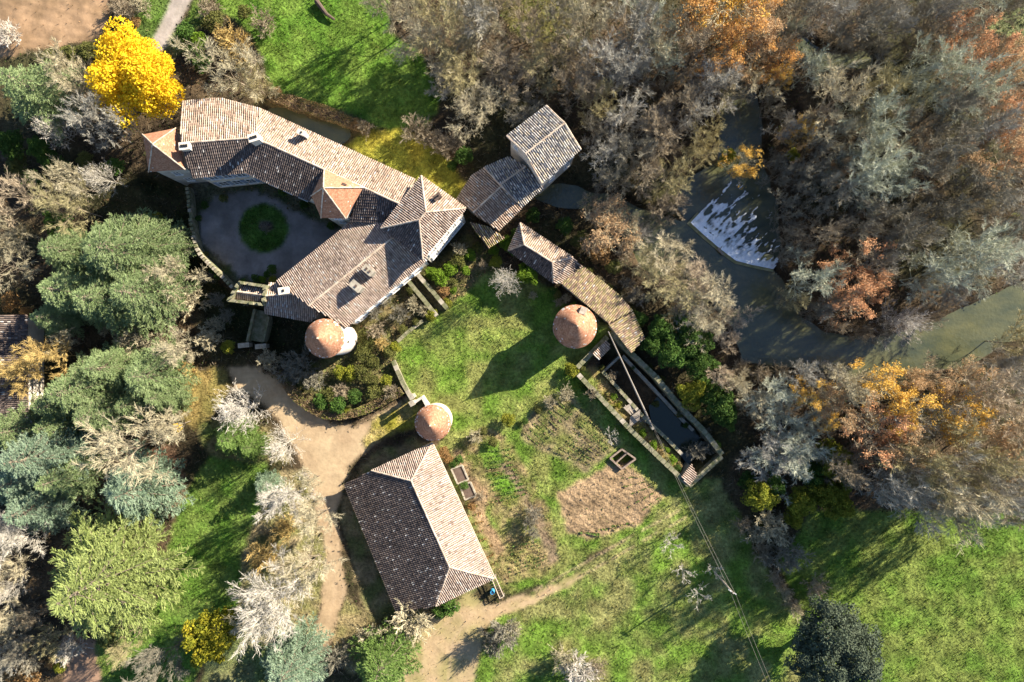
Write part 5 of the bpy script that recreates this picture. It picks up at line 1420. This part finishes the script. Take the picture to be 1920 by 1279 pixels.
TREES = """
C 55 165 80|o 95 112 20|o 130 102 22|o 165 97 22|o 198 88 18|o 112 128 18|w 12 62 26|b 236 24 22|u 252 42 14|t 262 12 20|b 222 8 16
N 262 143 78|T 150 150 40|T 178 178 32|G 192 245 44|W 105 250 34|G 238 236 34|e 92 300 26|o 35 312 26|e 62 338 24|E 20 270 30|E 75 278 24
T 142 345 40|W 196 333 32|O 150 395 44|P 34 370 44|e 217 312 20|k 200 318 16|k 287 413 22|e 120 315 22|o 160 300 20|E 110 420 30
C 215 470 96|C 125 545 76|C 255 550 80|C 118 470 62|C 185 560 74|C 92 596 46|C 270 450 60|T 15 505 52|T 22 448 40|u 20 566 22|u 48 585 14|T 330 512 38|W 302 528 26|y 288 582 26|t 342 566 34|k 268 598 16
T 438 138 54|O 482 165 28|e 350 62 24|g 372 78 22|e 362 96 20|y 440 88 32|y 420 70 20|o 400 42 24|b 388 14 22|b 492 44 24|o 458 24 18|e 378 120 20
t 515 176 14|u 668 234 14|b 684 238 16|u 520 172 10
T 762 20 52|O 826 58 58|G 882 24 50|T 800 92 46|O 862 106 52|T 912 72 50|B 934 14 42|T 722 8 36|O 868 160 46|T 918 182 44|G 836 150 34|T 888 224 44|B 944 126 46|B 972 166 42|D 996 214 38|O 1012 124 46|B 1058 98 44|T 1104 62 50|G 1136 130 50|B 1090 172 44|G 1184 44 54|T 1210 104 46|L 1236 62 48|G 1180 150 50|L 1238 128 38|O 1120 205 38|G 1156 246 40|W 1222 226 34|B 1262 202 44|B 992 58 34|D 1040 36 30
b 786 246 30|b 836 274 24|e 868 294 22|b 812 262 20|b 855 262 18|e 848 312 12
G 1128 296 36|D 1182 292 42|B 1240 270 44|G 1284 228 38|O 1322 262 36|D 1150 336 34|B 1205 332 38|O 1258 340 36|D 1120 260 30
R 1302 26 58|A 1368 42 64|R 1422 16 44|R 1352 96 54|R 1440 112 38|A 1458 150 26|B 1300 104 46|T 1392 160 42|G 1342 172 44|F 1420 80 44|F 1405 130 36
D 1482 48 40|G 1540 28 46|D 1602 40 50|G 1656 62 46|D 1704 30 48|G 1764 28 46|L 1824 8 44|D 1562 84 38|L 1480 62 24|D 1624 104 34|B 1730 84 40|D 1880 14 34
L 1508 142 36|T 1552 192 54|L 1602 236 56|O 1640 190 50|T 1574 268 50|L 1622 302 52|L 1600 344 52|L 1654 350 44|B 1518 232 30|A 1500 256 28|k 1486 290 14|D 1462 330 28|D 1528 306 38|D 1545 360 40|F 1560 330 22
r 1788 84 40|r 1832 112 44|F 1872 134 40|r 1860 208 42|F 1904 242 38|r 1892 282 32|L 1748 142 48|L 1802 182 54|G 1836 238 48|D 1768 222 46|L 1700 170 48|D 1762 290 52|F 1842 312 46|G 1906 334 42|D 1716 330 46|D 1792 364 48|G 1872 404 44|D 1690 248 44|D 1660 420 40|D 1620 400 38|u 1880 330 20|k 1905 410 16
A 1385 310 34|l 1372 292 20|O 1300 290 28|B 1240 400 30|F 1144 432 50|T 1190 420 30|B 1110 395 26|W 1210 440 24|B 1262 388 26
X 1812 474 88|L 1728 520 48|G 1884 500 50|G 1768 560 30|W 1686 606 46|L 1508 520 46|D 1482 395 34|D 1490 345 30|B 1475 440 20|D 1470 480 18|D 1520 585 22|B 1560 610 20|G 1545 575 24|B 1610 625 18|D 1640 625 22|B 1720 600 24|D 1455 300 22|G 1465 250 26|D 1450 200 24|O 1480 556 28|r 1598 496 50|r 1572 572 40|r 1612 540 30|B 1532 440 34|D 1680 446 46|D 1742 414 42|D 1590 430 34|B 1500 470 24|G 1640 500 28|D 1860 440 40
T 1250 482 50|P 1292 520 50|T 1332 560 54|P 1370 602 36|T 1322 612 44|O 1272 562 44|O 1236 528 40|P 1362 645 24|O 1198 500 30|G 1290 600 34
E 1300 642 38|E 1312 684 34|E 1262 662 34|E 1240 618 28|l 1298 738 30|E 1346 756 38|E 1282 606 26|E 1360 782 26|e 1320 720 22|E 1225 646 24
b 1428 704 20|b 1464 700 18|G 1500 706 28|G 1552 698 24|b 1392 690 18|P 1345 704 24|T 1380 716 26
A 1518 730 30|A 1632 718 42|A 1662 758 46|F 1592 760 46|A 1545 792 22|F 1740 732 30|A 1762 764 44|A 1786 800 28|F 1700 716 26
L 1452 742 48|L 1472 802 54|T 1412 762 38|L 1504 832 48|G 1440 852 48|T 1582 724 42|r 1612 816 52|F 1684 832 48|B 1555 852 44|G 1700 784 44|P 1822 748 58|P 1872 792 54|F 1842 836 52|G 1902 706 42|G 1880 672 30|O 1904 640 44|P 1735 706 28|F 1790 712 36|D 1640 870 40|P 1900 850 44|L 1530 780 36|B 1580 880 36
l 1562 862 38|l 1578 900 30|l 1546 922 34|l 1502 944 32|l 1572 944 34|l 1424 932 34|L 1472 872 52|E 1520 890 30|l 1490 972 22|E 1450 910 26|e 1400 900 20
G 1704 900 60|T 1762 922 66|G 1822 922 62|T 1884 902 58|O 1692 862 54|O 1782 862 58|G 1852 872 52|B 1904 948 40|G 1650 905 44|B 1742 890 40
t 1442 984 36|t 1418 1004 22|b 1430 1032 20|d 1478 1042 34|o 1425 985 14|b 1395 985 16|d 1440 1050 16|t 1462 1010 18
b 1452 1082 13|b 1463 1098 13|t 1474 1114 13|b 1484 1130 13|t 1495 1146 14|b 1458 1092 10|b 1530 1100 22
H 1565 1215 98
C 140 735 72|C 275 705 68|C 195 690 56|C 180 780 60|C 300 745 44|C 245 760 40|Y 48 702 40|Y 112 668 38|T 128 640 24|t 245 636 32|T 338 652 34|y 346 694 22|t 290 640 24|t 200 610 20|t 390 640 24
U 62 858 86|C 25 808 60|U 30 905 58|C 100 760 50|C 110 900 56|U 58 956 64|C 100 800 46|S 10 920 40|T 268 832 70|T 332 796 28|t 318 768 24|a 332 802 11|o 320 740 20|o 345 760 16
W 458 766 50|s 432 822 44|s 468 838 30|W 536 830 36|S 248 922 80|S 495 912 26|Z 552 932 62|T 602 968 38|y 535 990 24|y 492 1046 36|T 588 900 22
Z 530 1118 96|T 575 1062 52|T 500 1150 44|M 175 1095 138|Z 42 1002 66|T 18 1060 36|W 12 1108 34|V 396 1186 54|k 430 1172 30|k 368 1242 13|U 540 1258 76|s 715 1250 66|D 312 1228 44|b 290 1090 14
T 22 1162 40|D 62 1205 34|O 104 1198 26|G 20 1222 36|B 70 1150 24|t 150 1165 18|D 8 1050 30|b 255 1175 14|O 240 1205 24|u 38 1262 34|u 95 1245 13|k 112 1252 14|u 60 1272 20|w 128 1218 24|o 205 1196 24|t 770 1168 40|t 725 1200 30|d 630 1232 28|t 690 1198 26|e 845 1135 22|e 825 1148 16
d 942 1192 32|d 920 1206 22|t 962 1180 18|w 1086 1264 36|t 1060 1240 24|b 1120 1256 20
f 1258 1020 18|f 1280 1070 17|f 1308 1112 19|f 1336 1066 15|f 1145 818 15|f 1258 1004 10
k 952 787 17|J 988 515 25|k 930 490 15|g 950 458 17|W 944 530 30|k 1073 697 16|k 1066 690 10|o 905 440 14|g 925 470 12|e 965 470 14
k 428 650 17|t 502 678 24|d 560 686 32|d 535 700 24|d 590 715 22|y 575 702 6|b 640 735 16|o 620 742 18|e 605 752 18|e 635 760 20|k 605 768 9|k 660 700 18|k 640 698 16|o 680 700 20|o 700 680 18|k 740 652 13|y 715 645 14|o 680 660 20|b 705 620 18|o 730 662 14|e 665 745 18|o 700 735 18|k 725 715 14|o 700 716 14|b 735 735 14|o 690 640 14
k 808 592 14|k 838 570 11|g 826 520 20|g 845 506 18|g 808 512 14|o 860 490 18|u 832 548 14|t 862 470 16|o 790 500 12|g 880 478 14|o 895 465 12|g 872 508 12|o 848 530 12|t 775 570 14|t 792 582 12|o 780 605 10|o 755 618 10|d 720 560 18|d 700 585 16|d 750 590 18|b 905 498 10|g 850 545 9|o 770 545 12
k 600 769 9|k 650 770 8|d 497 429 9
u 832 850 14|u 842 862 12|e 850 868 12|e 862 862 10|o 905 810 12|t 890 818 14|o 925 830 12|b 900 930 10|u 885 950 10|d 1000 965 16|d 995 985 14|d 1002 1000 12|e 870 910 10|e 985 790 8|o 1010 770 10|t 1060 738 16|t 1030 752 12
o 1240 712 10|d 1255 735 12|o 1200 678 9|d 1285 770 12|o 1305 790 10|d 1325 815 12|e 1345 835 10|o 1220 690 9|b 1112 738 14|b 1150 708 12|k 1160 760 9|g 1150 745 9|g 1205 812 10|g 1225 835 10|g 1262 862 10|e 1270 880 10|d 1318 850 18|d 1335 838 14|d 1300 846 14|o 1092 690 8|e 1095 730 8
e 400 505 10|e 408 518 9|o 385 478 8|e 480 522 10|g 492 524 9|k 512 524 9|e 500 515 8|e 455 530 9|o 420 372 10|e 385 385 9|e 372 410 8|e 530 360 10|e 570 385 10|e 620 425 9|e 510 505 12|d 460 560 14|d 400 560 16|d 380 520 14|t 400 610 18|d 420 590 14|d 350 470 16|d 335 440 14
e 1190 690 6|g 1075 575 9|t 1062 560 10|o 1045 552 10|o 1105 578 10|t 1115 595 9|o 1100 562 8|k 1090 555 8|e 1038 545 10|t 1000 555 8|o 1130 690 7|b 1048 568 9|o 1106 508 9|t 1124 524 10|o 1142 540 9|t 1166 562 9|o 1184 582 9|o 1200 610 9|o 1234 760 8|g 1250 845 7|o 1240 838 7|e 1290 800 8|o 1278 780 8
e 970 440 14|e 1000 405 18|e 1060 425 20|o 1090 450 20|u 1130 480 22|o 1150 500 18|b 1170 470 22|u 1110 470 16|d 1175 530 14|d 1195 555 18|b 1180 560 10|e 1195 600 20|e 1170 580 12
""".replace('\n', '|').split('|')

LAND = [('the water mill',(990,300)),('the weir',(1370,465)),('the white water',(1375,440)),('the great yellow tree',(262,143)),('the small corner turret',(305,285)),('the pale farm lane',(315,50)),
 ('the ploughed field',(90,50)),('the green top meadow',(620,100)),('the narrow stream',(570,225)),('the stair tower',(625,370)),('the square pavilion',(793,410)),('the mossy lean-to',(910,440)),
 ('the hipped outbuilding',(1020,480)),('the mossy shed roof',(1120,550)),('the wide dovecote tower',(1078,613)),('the white round corner tower',(620,635)),('the battlemented gatehouse',(462,550)),('the curtain wall',(365,450)),
 ('the gravel courtyard',(440,440)),('the round courtyard lawn',(495,428)),('the stone bridge',(478,620)),('the house at the left edge',(20,690)),('the small garden tower',(812,793)),('the barn',(785,990)),
 ('the blue barrel',(924,1107)),('the dug vegetable plot',(1130,940)),('the weedy vegetable plot',(1070,800)),('the cold frame',(1167,860)),('the basin yard',(1220,770)),('the upper end of the basin',(1110,670)),
 ('the lower end of the basin',(1310,890)),('the sunken grass passage',(800,555)),('the gate pillars',(770,750)),('the bramble bank',(690,720)),('the dirt yard',(610,830)),('the utility pole',(1345,1080)),
 ('the great dark evergreen oak',(1565,1215)),('the huge lime green cedar',(175,1095)),('the river bend',(1420,620)),('the broad river reach',(1700,660)),('the pool below the weir',(1420,420)),('the shaded backwater',(1570,105)),
 ('the upper right corner',(1915,5)),('the lower left corner',(5,1275)),('the upper left corner',(5,5)),('the right photo edge at mid height',(1915,640)),('the top edge above the mill',(1000,5)),('the lower right meadow',(1750,1080)),
 ('the bottom left brown path',(160,1240)),('the fork of the farm track',(880,1170)),('the wooden steps',(1190,790)),('the kitchen garden',(930,930)),('the orange oak grove',(1370,50)),('the riverside gold oaks',(1650,740)),
 ('the red oak over the river',(1595,510)),('the park lawn',(390,1000)),('the left photo edge near the top',(3,300)),('the left photo edge at mid height',(3,500)),('the right photo edge lower down',(1915,880)),('the right photo edge higher up',(1915,250)),('the mill channel',(1200,420))]
USED = {}
def where(dx, dy, close):
    if math.hypot(dx, dy) < close: return 'right beside'
    ax, ay = abs(dx), abs(dy)
    h = 'right of' if dx > 0 else 'left of'; v = 'below' if dy > 0 else 'above'
    if ax > 2.2*ay: return h
    if ay > 2.2*ax: return v
    return f'{v} and {h}'
def rank_label(look, x, y, r):
    near = sorted(LAND, key=lambda q: math.hypot(q[1][0]-x, q[1][1]-y))
    size = 'small ' if r < 14 else ('large ' if r > 48 else '')
    sizes = ['', size] if size else ['']
    for (n, (a, b)) in near[:2]:
        for sz in sizes:
            t = f'{sz}{look} {where(x-a, y-b, 0)} {n}'
            if t not in USED and len(t.split()) >= 4: return t
    for i in range(5):
        for j in range(i+1, 6):
            n1, (a, b) = near[i]; n2, (c, d) = near[j]
            for sz in sizes:
                t = f'{sz}{look} {where(x-a, y-b, 0)} {n1}, {where(x-c, y-d, 0)} {n2}'
                if t not in USED and len(t.split()) <= 16: return t
    return None

GROUPS = {'bare_tree': 'bare trees of the park and riverside wood', 'bare_shrub': 'bare shrubs', 'orchard_tree': 'small fruit trees in the meadow', 'oak_tree': 'autumn oaks by the river',
          'evergreen_tree': 'leafy evergreens', 'leafy_shrub': 'leafy shrubs', 'cedar_tree': 'cedars in the park'}
CATS = {'bare_tree': 'tree', 'bare_shrub': 'shrub', 'orchard_tree': 'tree', 'oak_tree': 'tree', 'evergreen_tree': 'tree', 'leafy_shrub': 'shrub', 'cedar_tree': 'tree', 'ginkgo_tree': 'tree', 'holm_oak': 'tree'}
SPECIAL = {('N', 262): 'great bright yellow-leaved tree beside the pale farm lane', ('H', 1565): 'great round dark evergreen oak at the bottom right of the meadow',
           ('M', 175): 'huge lime green cedar at the lower left of the photo', ('W', 458): 'white star-shaped bare tree beside the dirt yard', ('J', 988): 'round bright green shrub in front of the hipped outbuilding',
           ('W', 944): 'whitish bare tree on the lawn before the hipped outbuilding', ('Z', 530): 'very large white bare tree left of the barn track', ('a', 332): 'tiny bright yellow shrub among bare trees at left'}
cnt = {}
for ent in TREES:
    ent = ent.strip()
    if not ent: continue
    k, x, y, r = ent.split(); x, y, r = float(x), float(y), float(r)
    nm, pk, cm, tm, pr, ph, look = KIND[k]
    rw = r*S*(.88 if nm == 'bare_tree' else .93)
    sc = rw/pr
    tall = ph*sc**.6 if pr > 2 else ph*sc**.8
    if pk in ('bare', 'star', 'autumn', 'full', 'broad'): tall = min(max(tall, 5.0), 12.5)
    if nm in ('bare_tree', 'oak_tree') and ((1040 < x < 1400 and 380 < y < 660) or (820 < x < 1070 and 60 < y < 310)): tall *= (.55 if y > 380 else .5)
    if nm == 'bare_tree' and 1380 < x < 1560 and 720 < y < 910: tall *= .55
    if nm == 'evergreen_tree' and (x > 1380 or y > 1100): tall *= (1.15 if x > 1380 else 1.7)
    if nm == 'bare_tree' and x > 1640 and y > 850: tall *= 1.3
    if pk == 'cedar': tall = min(tall, 17.0)
    hc = tall*(.62 if pr > 2 else .6)
    pos = P(x, y, hc); gz = float(ground_z(np.array(pos.x), np.array(pos.y)))
    lab = SPECIAL.get((k, int(x))) or rank_label(look, x, y, r)
    grp = GROUPS.get(nm)
    if lab is None: lab = f'{look} among many like it'; 
    USED[lab] = USED.get(lab, 0)+1
    t = empty(nm, (pos.x, pos.y, max(gz, -1.2) if nm != 'bare_shrub' else max(gz, -.9)), lab, CATS[nm], grp)
    t.rotation_euler = (0, 0, random.uniform(0, 2*PI))
    t.scale = (sc*random.uniform(.94, 1.06), sc*random.uniform(.94, 1.06), tall/ph)
    i = cnt.get(pk, 0); cnt[pk] = i+1
    me_t, me_c = PROTO[pk][i % len(PROTO[pk])]
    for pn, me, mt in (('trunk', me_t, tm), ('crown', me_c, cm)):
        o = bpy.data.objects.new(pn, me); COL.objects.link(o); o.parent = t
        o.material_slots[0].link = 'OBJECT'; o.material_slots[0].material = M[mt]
